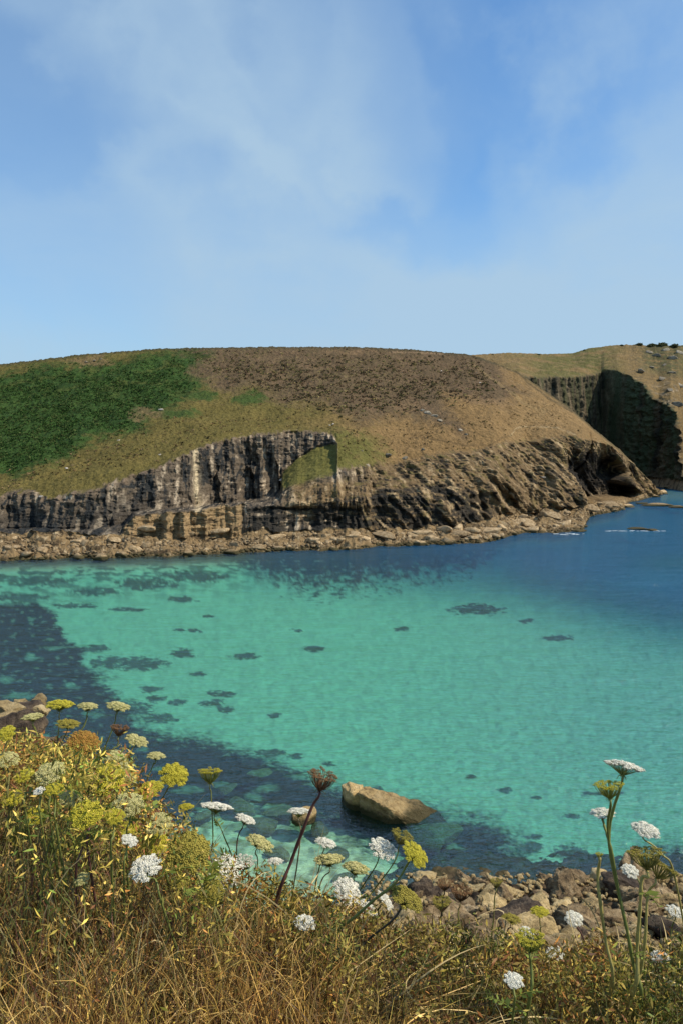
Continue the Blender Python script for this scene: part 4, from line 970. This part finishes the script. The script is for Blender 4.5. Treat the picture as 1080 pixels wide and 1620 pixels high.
def umbel(kind, shape, seed):
    """unit-radius head on top of a stem ending at the origin: floret mesh + ray mesh"""
    r = np.random.default_rng(seed)
    top, mid, ray = [np.array(q) for q in PALETTE[kind]]
    fl = Acc(); ra = Acc()
    N = {'flat': 46, 'dome': 60, 'cup': 58}[shape]
    for i in range(N):
        q = math.sqrt((i + .5) / N); a = i * 2.39996 + r.normal() * .12
        if shape == 'flat': rad = q; z = .66 - .22 * q * q + r.normal() * .025
        elif shape == 'dome': rad = q; z = .70 - .26 * q ** 2.2 + r.normal() * .03
        else: rad = .12 + .80 * q + r.normal() * .03; z = .98 + .05 * r.normal() - .22 * (1 - q) ** 2
        end = np.array([math.cos(a) * rad, math.sin(a) * rad, z])
        bulge = {'flat': .9, 'dome': 1.0, 'cup': 1.45}[shape]
        mid_p = np.array([end[0] * .55 * bulge, end[1] * .55 * bulge, z * (.48 if shape != 'cup' else .40)])
        ts = np.linspace(0, 1, 6)[:, None]
        path = (1 - ts) ** 2 * 0 + 2 * ts * (1 - ts) * mid_p + ts ** 2 * end
        v, f = tube(path, np.linspace(.022, .013, 6) * (1.35 if shape == 'cup' else 1), 3)
        ra.add(v, f, ray * r.uniform(.7, 1.3))
        us = (.19 if shape != 'cup' else .125) * r.uniform(.85, 1.15)
        m = 15 if shape != 'cup' else 9
        for k in range(m):
            qq = math.sqrt((k + .5) / m); b = k * 2.4 + i
            dx = np.array([math.cos(b) * qq * us, math.sin(b) * qq * us, us * .45 * (1 - qq * qq) + r.normal() * .012])
            s = us * r.uniform(.30, .44)
            c = (top if k < m * .7 else mid) * r.uniform(.75, 1.1)
            rot = r.uniform(0, 6.28); cr, sr = math.cos(rot), math.sin(rot)
            o = OCT @ np.array([[cr, sr, 0], [-sr, cr, 0], [0, 0, .6]])
            fl.add(end + dx + o * s, OF, c)
            if k % 2 == 0:
                v, f = tube(np.array([end - [0, 0, us * .5], end + dx]), .010, 3); ra.add(v, f, mid * .8)
    for k in range(9):       # drooping bracts under the head
        a = k / 9 * 6.283 + r.normal() * .2; L = r.uniform(.25, .5)
        p = np.array([[0, 0, 0], [math.cos(a) * L * .6, math.sin(a) * L * .6, .02 - .05 * (k % 2)], [math.cos(a) * L, math.sin(a) * L, -.16 * r.random() - .08]])
        v, f = tube(p, [.022, .02, .006], 3); ra.add(v, f, ray * .8)
    return fl.mesh('flower_head', M_flower, False), ra.mesh('rays', M_stem)
_um = {}
def get_umbel(kind, shape, k):
    key = (kind, shape, k % 3)
    if key not in _um: _um[key] = umbel(kind, shape, hash(kind + shape) % 1000 if False else sum(map(ord, kind + shape)) + 31 * (k % 3))
    return _um[key]
STEMC = dict(g=[.17, .19, .045], o=[.22, .20, .06], p=[.11, .045, .035], k=[.06, .05, .03], y=[.36, .30, .09], s=[.30, .24, .13])
def leafy(acc, o, d, L, col, r, wide=.35):
    """a divided leaf: midrib plus paired leaflets"""
    d = d / np.linalg.norm(d); side = np.cross(d, [0, 0, 1.]); side /= np.linalg.norm(side) + 1e-6
    pts = np.array([o + d * L * t + np.array([0, 0, -.35 * L * t * t]) for t in np.linspace(0, 1, 6)])
    v, f = tube(pts, .0012, 3); acc.add(v, f, col)
    for i in range(1, 6):
        for s in (-1, 1):
            l = L * wide * (1.1 - i / 6) * r.uniform(.7, 1.2)
            e = pts[i] + (side * s + d * .5) * l; n = np.cross(side, d) * l * .15 * r.normal()
            w = d * l * .22
            acc.add(np.array([pts[i], pts[i] * .5 + e * .5 + w + n, e, pts[i] * .5 + e * .5 - w - n]), [[0, 1, 2, 3]], np.array(col) * r.uniform(.7, 1.3))
M_leafp = M_leaf
def head_point(px, py, D): return P(px, py, D)
def carrot(label, heads, way, stemc='g', D=None, thick=1.0, group=None, leaves=0, cat='wild carrot'):
    """heads: list of (px, py, width_px, kind, shape, lean_x, lean_y); way: list of photo points the stems run to, last = last seen point; then down to the soil"""
    seed = int(heads[0][0] * 7 + heads[0][1]); r = np.random.default_rng(seed)
    w0 = heads[0][2]
    h0_ = heads[0]
    if D is None: D = float(np.interp(h0_[1] - top_row(h0_[0]), [-120, -5, 5, 60], [2.75, 2.45, 2.0, 1.85]))
    lx, ly = way[-1]
    b = P(lx, ly, D)
    gz = float(near_z(np.array([b[0]]), np.array([D]))[0])
    dirx = 0
    if len(way) >= 1:
        h0 = P(heads[0][0], heads[0][1], D); dirx = (b - h0)
    dn = np.array([dirx[0], 0.02, min(dirx[2], -.05)]); dn /= np.linalg.norm(dn)
    t = max((b[2] - gz), .02) / max(-dn[2], .35); dn2 = np.array([dn[0] * .5, 0, 0])
    base = np.array([b[0] + dn[0] * t * .5, D + .15, gz - .02])
    root = bpy.data.objects.new('wild_carrot', None); COL.objects.link(root)
    root.empty_display_size = .05
    root.location = base; root['label'] = label; root['category'] = cat
    if group: root['group'] = group
    wp = [P(x, y, D) for x, y in way]
    for hi, h in enumerate(heads):
        h = list(h) + [0] * (7 - len(h)); h[6] = h[6] - 7 if h[6] <= 12 else h[6] * .72
        px, py, w, kind, shape = h[:5]; lean = h[5] if len(h) > 5 else 0; ly_ = h[6] if len(h) > 6 else 0
        hd = D + (r.normal() * .03 if hi else 0)
        R_ = w / FPX * D * .5
        ax = Vector((math.sin(R(lean)), -math.sin(R(ly_)), math.cos(R(lean)) * math.cos(R(ly_)))).normalized()
        ctr = P(px, py, hd)
        hh = {'flat': .62, 'dome': .55, 'cup': .75}[shape]
        tip = ctr - np.array(ax) * R_ * hh
        pts = [tip, tip - np.array(ax) * R_ * .35] + wp + [base]
        pts = np.array(pts)
        # smooth path (Catmull-Rom) through the points
        q = []
        ext = np.vstack([pts[0] * 2 - pts[1], pts, pts[-1] * 2 - pts[-2]])
        for i in range(1, len(ext) - 2):
            for tt in np.linspace(0, 1, 7, endpoint=False):
                a0, a1, a2, a3 = ext[i - 1:i + 3]
                q.append(.5 * (2 * a1 + (a2 - a0) * tt + (2 * a0 - 5 * a1 + 4 * a2 - a3) * tt * tt + (3 * a1 - a0 - 3 * a2 + a3) * tt ** 3))
        q.append(ext[-2]); q = np.array(q)
        q[:, 1] += .004 * np.sin(np.arange(len(q)) * .7)
        rad = np.linspace(.0016, .0031, len(q)) * thick * (1 + .12 * r.normal(size=len(q)))
        v, f = tube(q - base, np.abs(rad), 6)
        c = np.array(STEMC[stemc]) * np.linspace(1.05, .85, len(q))[:, None]
        c = np.repeat(c, 6, 0)
        me = mesh_np('stem', v, f, M_stem, c)
        link('stem', me, root)
        fm, rm = get_umbel(kind, shape, int(px))
        fo = link('flower_head', fm, root)
        fo.rotation_euler = (Matrix.Rotation(r.uniform(0, 6.28), 3, 'Z')).to_euler()
        qn = ax.to_track_quat('Z', 'Y') @ Matrix.Rotation(r.uniform(0, 6.28), 3, 'Z').to_quaternion()
        fo.rotation_mode = 'QUATERNION'; fo.rotation_quaternion = qn
        fo.location = tuple(tip - base); fo.scale = (R_, R_ * r.uniform(.9, 1.0), R_ * r.uniform(.85, 1.05))
        link('rays', rm, fo)
    if leaves:
        a = Acc()
        for k in range(leaves):
            i = int(len(q) * r.uniform(.35, .8)); an = r.uniform(0, 6.28)
            leafy(a, q[i] - base, np.array([math.cos(an), math.sin(an), .5]), r.uniform(.05, .11), np.array(STEMC['g']) * [1, 1.1, .7], r)
        link('leaf', a.mesh('leaf', M_leafp, False), root)
    return root
#PLANTS
C_ = carrot
C_('green-topped umbel on an upright stem, first tall one from the left above the dark water', [(95, 1112, 42, 'green', 'flat', 2, 5)], [(93, 1160), (92, 1215)], 'o')
C_('small cream umbel leaning against the dark water, second tall one from the left', [(140, 1115, 33, 'cream', 'flat', 6, 5)], [(135, 1145), (118, 1200)], 'g')
C_('cream-green umbel tilted right on a long stem that crosses the water', [(188, 1115, 36, 'cream', 'flat', 14, 6)], [(178, 1155), (150, 1222), (140, 1260)], 'g', leaves=1)
C_('pale flat umbel in front of the pale rocks at far left', [(52, 1131, 34, 'cream', 'flat', -3, 5)], [(60, 1170), (70, 1215)], 'g')
C_('yellow-olive umbel just under the tallest left umbel', [(108, 1142, 36, 'olive', 'flat', 8, 10)], [(98, 1175), (95, 1200)], 'o')
C_('aged orange umbel with a dark ragged underside', [(134, 1172, 48, 'orange', 'dome', 22, 25)], [(122, 1215), (100, 1290)], 'o', thick=1.5)
C_('dark brown dried umbel between cream ones above the water', [(190, 1152, 34, 'brown', 'cup', 8, 0)], [(186, 1180), (176, 1215)], 'g')
C_('cream umbel tilted to the right beside the dark dried one', [(218, 1168, 36, 'cream', 'flat', 24, 10)], [(208, 1190), (195, 1240)], 'g')
C_('flat cream umbel sloping right, upper of a close pair', [(186, 1197, 36, 'cream', 'flat', 22, 15)], [(180, 1225), (172, 1270)], 'g')
C_('flat cream umbel sloping right, lower of a close pair', [(198, 1210, 30, 'cream', 'flat', 18, 12)], [(192, 1235), (184, 1280)], 'g')
C_('isolated cream-green umbel nearest the open dark water', [(248, 1193, 30, 'cream', 'flat', 8, 6)], [(241, 1215), (228, 1270)], 'g')
C_('wide bright yellow-green umbel facing the viewer left of centre group', [(172, 1231, 54, 'green', 'dome', 12, 45)], [(165, 1265), (150, 1320)], 'o', thick=1.3, leaves=2)
C_('pale yellow-green umbel among the left hand tangle', [(78, 1222, 46, 'cream', 'dome', -4, 35)], [(80, 1260), (82, 1320)], 'g', leaves=2)
C_('small yellow-green umbel nearest the left edge', [(38, 1226, 30, 'green', 'dome', -6, 25)], [(40, 1260), (44, 1310)], 'g', leaves=1)
C_('small bright green umbel below the pale one in the tangle', [(86, 1247, 30, 'green', 'dome', 6, 20)], [(88, 1280), (92, 1330)], 'g')
C_('small cream umbel right of the wide bright one', [(205, 1227, 32, 'cream', 'flat', 22, 14)], [(200, 1250), (192, 1300)], 'g')
C_('bright yellow-green umbel tilted right at the edge of the left group', [(276, 1225, 46, 'green', 'dome', 22, 35)], [(262, 1255), (235, 1300), (225, 1340)], 'o', thick=1.2)
C_('yellow-green umbel left of the tilted bright one', [(236, 1248, 42, 'green', 'dome', -8, 25)], [(240, 1280), (225, 1340)], 'o', leaves=2)
C_('pale cream umbel lit white behind crossing stems', [(204, 1272, 46, 'cream', 'dome', 10, 40)], [(206, 1300), (200, 1350)], 'g', leaves=2)
C_('broad olive umbel in the middle of the left tangle', [(136, 1287, 54, 'green', 'dome', -6, 42)], [(140, 1320), (142, 1370)], 'p', thick=1.3, leaves=2)
C_('small green umbel touching the broad olive one on its right', [(182, 1291, 32, 'green', 'dome', 14, 30)], [(180, 1320), (176, 1370)], 'g')
C_('green cup-shaped umbel standing alone against the dark water', [(333, 1224, 42, 'green', 'cup', 0, -4)], [(335, 1262), (337, 1330), (332, 1380)], 'g')
C_('tiny green umbel on a dark slanting stem', [(295, 1276, 24, 'green', 'dome', 0, 6)], [(286, 1310), (262, 1380)], 'g')
C_('white-capped domed umbel seen from below on a forked green stem', [(344, 1271, 50, 'white', 'flat', 8, -10)], [(352, 1315), (368, 1358), (380, 1410)], 'g', leaves=1)
C_('hazy large olive umbel head in front, left of the round white one', [(300, 1346, 66, 'olive', 'dome', 10, 50)], [(320, 1400), (345, 1450)], 'o', thick=1.5, leaves=3, D=1.95)
C_('small olive umbel between the round white one and the orange leaves', [(336, 1412, 40, 'olive', 'dome', 0, 50)], [(340, 1440), (345, 1470)], 'o')
C_('white umbel tilted up to the right at mid left', [(229, 1371, 52, 'white', 'flat', -12, 30)], [(250, 1400), (262, 1450)], 'g', leaves=1)
C_('round white umbel facing the viewer, brightest flower left of centre', [(356, 1378, 54, 'white', 'dome', 4, 52)], [(360, 1420), (362, 1470)], 'g', leaves=2)
C_('white sided umbel with a rusty underside, right of the forked stem', [(390, 1294, 34, 'white', 'flat', 22, 0)], [(376, 1330), (374, 1390)], 'p')
C_('domed olive umbel with a white rim above the shallows', [(413, 1330, 48, 'cream', 'dome', 24, 0)], [(408, 1365), (404, 1420)], 'o')
C_('grey-white half open umbel behind the round white one', [(388, 1363, 38, 'white', 'cup', 10, 10)], [(384, 1390), (380, 1440)], 'g')
C_('small flat white umbel between olive dome and purple stem', [(436, 1361, 26, 'white', 'flat', 4, 4)], [(434, 1385), (428, 1440)], 'g')
C_('tall brown dried seed head on a thick purple stem, centre', [(510, 1232, 54, 'brown', 'cup', 12, 4)], [(490, 1285), (462, 1360), (438, 1425)], 'p', thick=2.0, D=2.2)
C_('white-rimmed umbel on a dry pink stem by the rounded wet rock', [(474, 1281, 36, 'white', 'flat', 4, -6)], [(476, 1320), (470, 1370), (462, 1430)], 's')
C_('fluffy whitish umbel right of the purple stem', [(516, 1332, 32, 'white', 'dome', 16, 6)], [(508, 1360), (496, 1420)], 'g')
C_('brown-bellied cup umbel with a cream rim in the shallows', [(520, 1358, 46, 'cream', 'dome', -4, -4)], [(508, 1395), (498, 1440)], 's')
C_('green-bellied cup umbel with a thin white rim', [(563, 1372, 44, 'cream', 'dome', 12, -4)], [(556, 1405), (546, 1450)], 'g', leaves=1)
C_('white umbel tilted right over the pale water, right of centre', [(606, 1340, 46, 'white', 'flat', 20, 18)], [(596, 1365), (575, 1400), (548, 1440)], 'g')
C_('olive cup umbel behind the bright yellow one', [(636, 1322, 40, 'olive', 'cup', 18, 4)], [(625, 1360), (590, 1410), (560, 1450)], 'g')
C_('bright yellow umbel tilted right on a thick slanting stem', [(657, 1350, 48, 'green', 'dome', 32, 22)], [(630, 1390), (585, 1430), (530, 1475), (505, 1510)], 'g', thick=1.6, D=2.1)
C_('dense white umbel, larger of the pair below centre', [(549, 1409, 48, 'white', 'dome', 24, 30)], [(540, 1440), (530, 1490)], 'g', leaves=2)
C_('white umbel, lower and smaller of the pair below centre', [(577, 1440, 40, 'white', 'flat', 20, 30)], [(560, 1470), (545, 1510)], 'k')
C_('narrow white umbel seen edge on beside the olive dome', [(612, 1424, 36, 'white', 'flat', 48, 10)], [(596, 1450), (580, 1500)], 'g')
C_('olive-yellow domed umbel in front of the tan boulder', [(644, 1420, 58, 'olive', 'dome', 30, 10)], [(625, 1450), (580, 1490), (540, 1530)], 'k', thick=1.4, D=2.1)
C_('flat white umbel low in the middle greenery', [(483, 1457, 34, 'white', 'flat', 10, 14)], [(480, 1480), (476, 1520)], 'g', leaves=1)
C_('bright green cup umbel on a stout upright stem, lower right', [(838, 1488, 54, 'green', 'cup', 0, 8)], [(840, 1540), (836, 1590)], 'g', thick=1.6, D=1.8, leaves=2)
C_('white umbel peeping over the bright green cup umbel', [(832, 1474, 26, 'white', 'flat', 4, 20)], [(834, 1500), (834, 1560)], 'g')
C_('small dull green cup umbel before the golden boulder', [(784, 1396, 24, 'olive', 'cup', 2, 0)], [(781, 1430), (776, 1490)], 'o')
C_('small olive umbel on a bare stalk right of the golden boulder', [(853, 1441, 28, 'green', 'dome', 0, 10)], [(854, 1470), (852, 1520)], 'o')
C_('round white ball umbel among the near shore boulders', [(907, 1453, 28, 'white', 'dome', 0, 40)], [(920, 1480), (935, 1530)], 'p')
C_('flat white umbel low in the right hand greenery', [(812, 1549, 32, 'white', 'flat', 0, 18)], [(812, 1570), (812, 1600)], 'g', leaves=2, D=1.65)
C_('pale fluffy umbel right of the bright green cup umbel', [(878, 1508, 28, 'white', 'dome', 0, 30)], [(876, 1535), (872, 1580)], 'g')
C_('dried brown umbel in front of the pale block on the shore', [(702, 1398, 30, 'brown', 'cup', 0, 6)], [(698, 1430), (694, 1490)], 'k')
C_('second dried olive-brown umbel below the first by the shore', [(698, 1430, 34, 'olive', 'cup', -2, 6)], [(694, 1460), (692, 1510)], 'k')
C_('dried brown umbel on a stalk by the flat-topped ledge', [(728, 1412, 40, 'brown', 'cup', 4, 4)], [(724, 1450), (730, 1500)], 'o')
C_('rusty small umbel head over the long tan slab', [(808, 1452, 30, 'olive', 'flat', 6, 4)], [(800, 1480), (790, 1530)], 'p')
C_('small dark dried umbel on the smooth tan boulder', [(672, 1462, 18, 'brown', 'dome', 0, 0)], [(672, 1480), (670, 1520)], 'p')
C_('small pale umbel low at far left', [(62, 1250, 20, 'white', 'flat', -10, 20)], [(64, 1270), (68, 1320)], 'g')
C_('small white umbel seen edge on, below the tiny green one', [(206, 1328, 26, 'white', 'flat', 24, 16)], [(200, 1350), (196, 1400)], 'g')
C_('cream little umbel in the dark hollow of the left plants', [(130, 1390, 24, 'cream', 'dome', 0, 40)], [(134, 1410), (136, 1450)], 'g')
C_('grey-green ball shaped umbel above yellow leaves', [(133, 1327, 26, 'olive', 'dome', 0, 30)], [(128, 1350), (120, 1400)], 'p')
C_('tall stalk with a white dome, an olive cup and a white side umbel, right', [(986, 1209, 60, 'white', 'flat', 12, -8), (962, 1245, 50, 'green', 'cup', -4, 0), (952, 1283, 40, 'white', 'flat', -4, 2)], [(962, 1330), (980, 1420), (1000, 1520), (1012, 1580)], 'g', thick=1.7, D=1.85, leaves=1)
C_('fluffy white umbel above the brown cups at the right edge', [(1021, 1312, 42, 'white', 'dome', 6, 15)], [(1045, 1350), (1070, 1400)], 'y', D=1.9)
C_('big brown cup umbel with yellow rim on a stout yellow stalk', [(1020, 1352, 62, 'olive', 'cup', -4, -4)], [(1013, 1400), (1008, 1500), (1000, 1575)], 'y', thick=1.9, D=1.85, leaves=1)
C_('olive cup umbel tilted right at the right edge', [(1048, 1372, 54, 'olive', 'cup', 30, 0)], [(1022, 1430), (1012, 1540)], 'y', thick=1.4, D=1.88)
C_('little white ball umbel left of the big brown cup', [(996, 1377, 26, 'white', 'dome', 0, 30)], [(1010, 1395), (1012, 1440)], 'g')
C_('bare green stalk with a small bud head, left of the tall right stalk', [(947, 1352, 14, 'green', 'cup', 0, 0)], [(946, 1410), (958, 1490), (968, 1560)], 'y', thick=1.8, D=1.88)
C_('small white umbel at the right edge by dark boulders', [(1044, 1512, 30, 'white', 'flat', -4, 10)], [(1040, 1540), (1036, 1590)], 'g')
C_('pale umbel edge on at the right margin among the rocks', [(1070, 1440, 34, 'white', 'flat', 10, 10)], [(1060, 1480), (1050, 1540)], 'g')

for (x, y, w, kd) in ((20, 1262, 34, 'green'), (112, 1262, 36, 'cream'), (58, 1290, 34, 'green'), (252, 1302, 40, 'cream'), (158, 1326, 34, 'olive'), (246, 1336, 42, 'green'), (92, 1338, 30, 'olive'), (14, 1200, 34, 'cream'), (30, 1320, 34, 'olive'), (200, 1312, 36, 'green'), (10, 1160, 30, 'green'), (128, 1238, 30, 'olive'), (285, 1395, 34, 'olive')):
    C_('yellowish umbel half sunk in the tangled herbs at the left', [(x, y, w, kd, 'dome', random.uniform(-15, 20), random.uniform(20, 55))], [(x + random.uniform(-8, 8), y + 40), (x + random.uniform(-14, 14), y + 90)], random.choice('gop'), thick=1.2, group='yellowish umbels sunk in the left hand herbs', D=2.15)

# ------------------------------------------------------------------ undergrowth and grass
def ribbons(base, tip_off, bend, width, col, segs=5):
    """n curved blades as one array: base (n,3), tip offset (n,3), bend offset (n,3)"""
    n = len(base); t = np.linspace(0, 1, segs + 1)[None, :, None]
    path = base[:, None] + tip_off[:, None] * t + bend[:, None] * (t * (1 - t) * 4) * .5
    tan = tip_off[:, None] + bend[:, None] * (4 - 8 * t) * .5
    view = path - np.array([0, 0, CH]); view = view + rng.normal(size=(n, 1, 3)) * .7
    s = np.cross(tan, view); s /= np.linalg.norm(s, axis=2)[..., None] + 1e-9
    w = (width[:, None] * np.clip(1.15 - t[..., 0] ** 2, .08, 1))[..., None]
    V = np.stack([path - s * w, path + s * w], 2).reshape(-1, 3)
    i = (np.arange(n) * (segs + 1) * 2)[:, None] + np.arange(segs)[None] * 2
    F = np.stack([i, i + 1, i + 3, i + 2], -1).reshape(-1, 4)
    c = np.repeat(col, (segs + 1) * 2, 0)
    return V, F, c
def scatter(n, y0, y1, dens):
    x = []; y = []
    while len(x) < n:
        yy = rng.uniform(y0, y1, n) ; xx = rng.uniform(-.62, .62, n) * yy
        k = rng.random(n) < dens(xx / yy, yy) * (yy / y1)
        x.extend(xx[k]); y.extend(yy[k])
    x = np.array(x[:n]); y = np.array(y[:n]); return x, y
# canopy height of the tangle above the soil, by direction (metres)
hc = curve([(-.62, .9), (-.43, .88), (-.30, .8), (-.2, .55), (-.1, .32), (0, .27), (.1, .26), (.2, .20), (.3, .20), (.43, .24), (.62, .24)])
def canopy(x, y):
    a = x / y
    h = hc(a) * (1 + .35 * fbm(x * 2.2, y * 2.2, 0, 3)) * smooth(1.25, 2.0, y) + .05
    px = 540 + FPX * x / (y * math.cos(PIT))
    lim = CH - (top_row(px) - 12 + 45 * fbm(px / 50, y * 2, 5, 3) - HOR) / FPX * y - near_z(x, y)
    return np.minimum(h, lim)
pal = np.array([[.20, .17, .045], [.12, .13, .03], [.28, .22, .07], [.17, .075, .03], [.10, .045, .025], [.30, .26, .06], [.06, .09, .02], [.36, .28, .13], [.24, .12, .04]])
def tangle():
    acc_v = []; acc_f = []; acc_c = []; n0 = 0
    def put(V, F, c):
        nonlocal n0
        acc_v.append(V); acc_f.append(F + n0); acc_c.append(c); n0 += len(V)
    # leaflets
    N = 330000
    x, y = scatter(N, 1.5, 4.6, lambda a, y: (.03 + .97 * smooth(-.10, .22, fbm(a * 11, y * 4.0, 1, 4) + .08)) * (1 - .75 * smooth(2.05, 1.8, y) * smooth(.05, -.08, a)) * (1 - .4 * smooth(1.95, 2.05, y) * smooth(2.5, 2.35, y) * smooth(-.16, -.24, a)))
    g = near_z(x, y); h = canopy(x, y); k = h > .015; x = x[k]; y = y[k]; g = g[k]; h = h[k]; N = len(x)
    f = rng.random(N) ** .55
    z = g + h * f
    z += .02 * rng.normal(size=N)
    cl = fbm(x * 3.2, y * 3.2, 7, 3); cl2 = fbm(x * 5, y * 5, 17, 2)
    idx = np.clip(((cl + .55) * 6 + rng.normal(size=N) * 1.6).astype(int), 0, 8)
    order = np.array([6, 1, 0, 2, 0, 8, 4, 3, 7])
    c = pal[order[idx]] * (.4 + 2.1 * rng.random((N, 1)) ** 1.8) * (1.15 + .75 * smooth(-.08, -.3, x / y) * smooth(.3, .8, f))[:, None] * [1.12, 1, .7]
    a = x / y
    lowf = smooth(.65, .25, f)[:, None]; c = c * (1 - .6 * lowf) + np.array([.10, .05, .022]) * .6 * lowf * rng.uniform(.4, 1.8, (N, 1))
    # reddish low herbs on the right, olive on the upper left
    red = (smooth(-.05, .1, a) * smooth(.3, .1, a) + .6 * smooth(-.36, -.42, a)) * smooth(-.1, .3, cl2)
    c = c * (1 - red[:, None] * .65) + np.array([.13, .05, .03]) * red[:, None] * .65 * rng.uniform(.6, 1.6, (N, 1))
    yl = smooth(.25, .5, cl2 + .1) * (rng.random(N) < .5); c = c * (1 - yl[:, None]) + np.array([.38, .30, .06]) * yl[:, None]
    org = np.exp(-((a + .122) / .02) ** 2) * smooth(.75, .95, f) * (rng.random(N) < .6); c = c * (1 - org[:, None]) + np.array([.50, .15, .02]) * org[:, None]
    s = rng.uniform(.0016, .0046, N)[:, None] * (1 + .35 * (y[:, None] - 2)); d1 = rng.normal(size=(N, 3)); d1 /= np.linalg.norm(d1, axis=1)[:, None]
    d2 = np.cross(d1, rng.normal(size=(N, 3))); d2 /= np.linalg.norm(d2, axis=1)[:, None]
    p = np.stack([x, y, z], 1); el = rng.uniform(1.2, 4.2, (N, 1))
    nrm = np.cross(d1, d2) * s * .35
    V = np.stack([p - d1 * s * el, p + d2 * s * .8 + nrm, p + d1 * s * el, p - d2 * s * .8 + nrm], 1).reshape(-1, 3)
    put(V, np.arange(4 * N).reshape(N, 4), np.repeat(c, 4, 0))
    # twigs and stems
    N = 42000
    x, y = scatter(N, 1.5, 4.4, lambda a, y: .5 + 0 * a)
    h = canopy(x, y); g = near_z(x, y); k = h > .03; x = x[k]; y = y[k]; g = g[k]; h = h[k]; N = len(x)
    b = np.stack([x, y, g + h * rng.random(N) * .5], 1)
    an = rng.uniform(0, 6.28, N); sp = rng.uniform(.05, .8, N); L = np.minimum(h * rng.uniform(.2, .6, N), rng.uniform(.06, .26, N))
    tip = np.stack([np.cos(an) * L * sp, np.sin(an) * L * sp, L], 1)
    bend = rng.normal(size=(N, 3)) * (L * .25)[:, None]
    cc = np.array([[.20, .17, .05], [.14, .06, .035], [.30, .24, .11], [.11, .12, .03]])[rng.integers(0, 4, N)] * rng.uniform(.6, 1.3, (N, 1))
    V, F, c = ribbons(b, tip, bend, rng.uniform(.0006, .0017, N), cc, 5); put(V, F, c)
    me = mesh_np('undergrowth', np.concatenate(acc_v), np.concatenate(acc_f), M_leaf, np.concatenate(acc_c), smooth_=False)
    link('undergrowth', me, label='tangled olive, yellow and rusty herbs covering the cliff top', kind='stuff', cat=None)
tangle()
def grass():
    vs = []; fs = []; cs = []; n0 = 0
    def put(V, F, c):
        nonlocal n0
        vs.append(V); fs.append(F + n0); cs.append(c); n0 += len(V)
    N = 40000
    x, y = scatter(N, 1.15, 2.5, lambda a, y: np.clip(smooth(2.35, 1.7, y + .9 * smooth(-.1, .3, a)) * (1 - .5 * smooth(.0, .3, a)) + .06, 0, 1) * (.12 + .88 * smooth(-.12, .2, fbm(a * 8, y * 6, 31, 3) + .08)))
    g = near_z(x, y)
    a = x / y
    an = rng.uniform(0, 6.28, N); L = rng.uniform(.06, .34, N) * (1 - .4 * smooth(-.1, .2, a)); lay = rng.random(N) < .62
    sp = np.where(lay, rng.uniform(.9, 1.6, N), rng.uniform(.1, .6, N)); up = np.where(lay, rng.uniform(.1, .5, N), 1.0)
    b = np.stack([x, y, g + rng.uniform(0, .07, N)], 1)
    tip = np.stack([np.cos(an) * L * sp, np.sin(an) * L * sp * .8, L * up], 1)
    bend = rng.normal(size=(N, 3)) * (L * .3)[:, None]; bend[:, 2] = np.abs(bend[:, 2])
    P_ = np.array([[.56, .34, .085], [.36, .19, .05], [.16, .075, .025], [.78, .52, .17], [.07, .035, .016], [.46, .32, .06]])
    cl = fbm(x * 4, y * 4, 3, 3)
    c = P_[np.clip(((cl + .5) * 5 + rng.normal(size=N) * 1.5).astype(int), 0, 5)] * (.35 + 1.25 * rng.random((N, 1)) ** 1.5)
    gr = smooth(.0, .2, a) * smooth(-.2, .3, fbm(x * 5, y * 5, 9, 3) + .1); c = c * (1 - gr[:, None] * .8) + np.array([.13, .14, .03]) * gr[:, None] * .8 * rng.uniform(.6, 1.5, (N, 1))
    V, F, c = ribbons(b, tip, bend, rng.uniform(.0005, .0016, N), c, 6); put(V, F, c)
    # pale dead stalks standing out
    N = 1500
    x, y = scatter(N, 1.3, 3.2, lambda a, y: .5 + 0 * a)
    g = near_z(x, y); an = rng.uniform(0, 6.28, N); L = rng.uniform(.12, .34, N) * (1 - .3 * smooth(-.1, .2, x / y))
    sp = rng.uniform(.2, 1.8, N); L = np.minimum(L, np.maximum(canopy(x, y), .02) * 1.1)
    b = np.stack([x, y, g + rng.uniform(0, .2, N) * smooth(1.7, 2.3, y)], 1); tip = np.stack([np.cos(an) * L * sp, np.sin(an) * L * sp * .6, L * rng.uniform(.2, 1, N)], 1)
    bend = rng.normal(size=(N, 3)) * (L * .45)[:, None]
    c = np.array([.74, .55, .24])[None] * rng.uniform(.5, 1.15, (N, 1))
    V, F, c = ribbons(b, tip, bend, rng.uniform(.0008, .0026, N), c, 8); put(V, F, c)
    me = mesh_np('dry_grass', np.concatenate(vs), np.concatenate(fs), M_straw, np.concatenate(cs), smooth_=False)
    link('dry_grass', me, label='bleached straw-coloured grass matted along the cliff edge', kind='stuff')
grass()
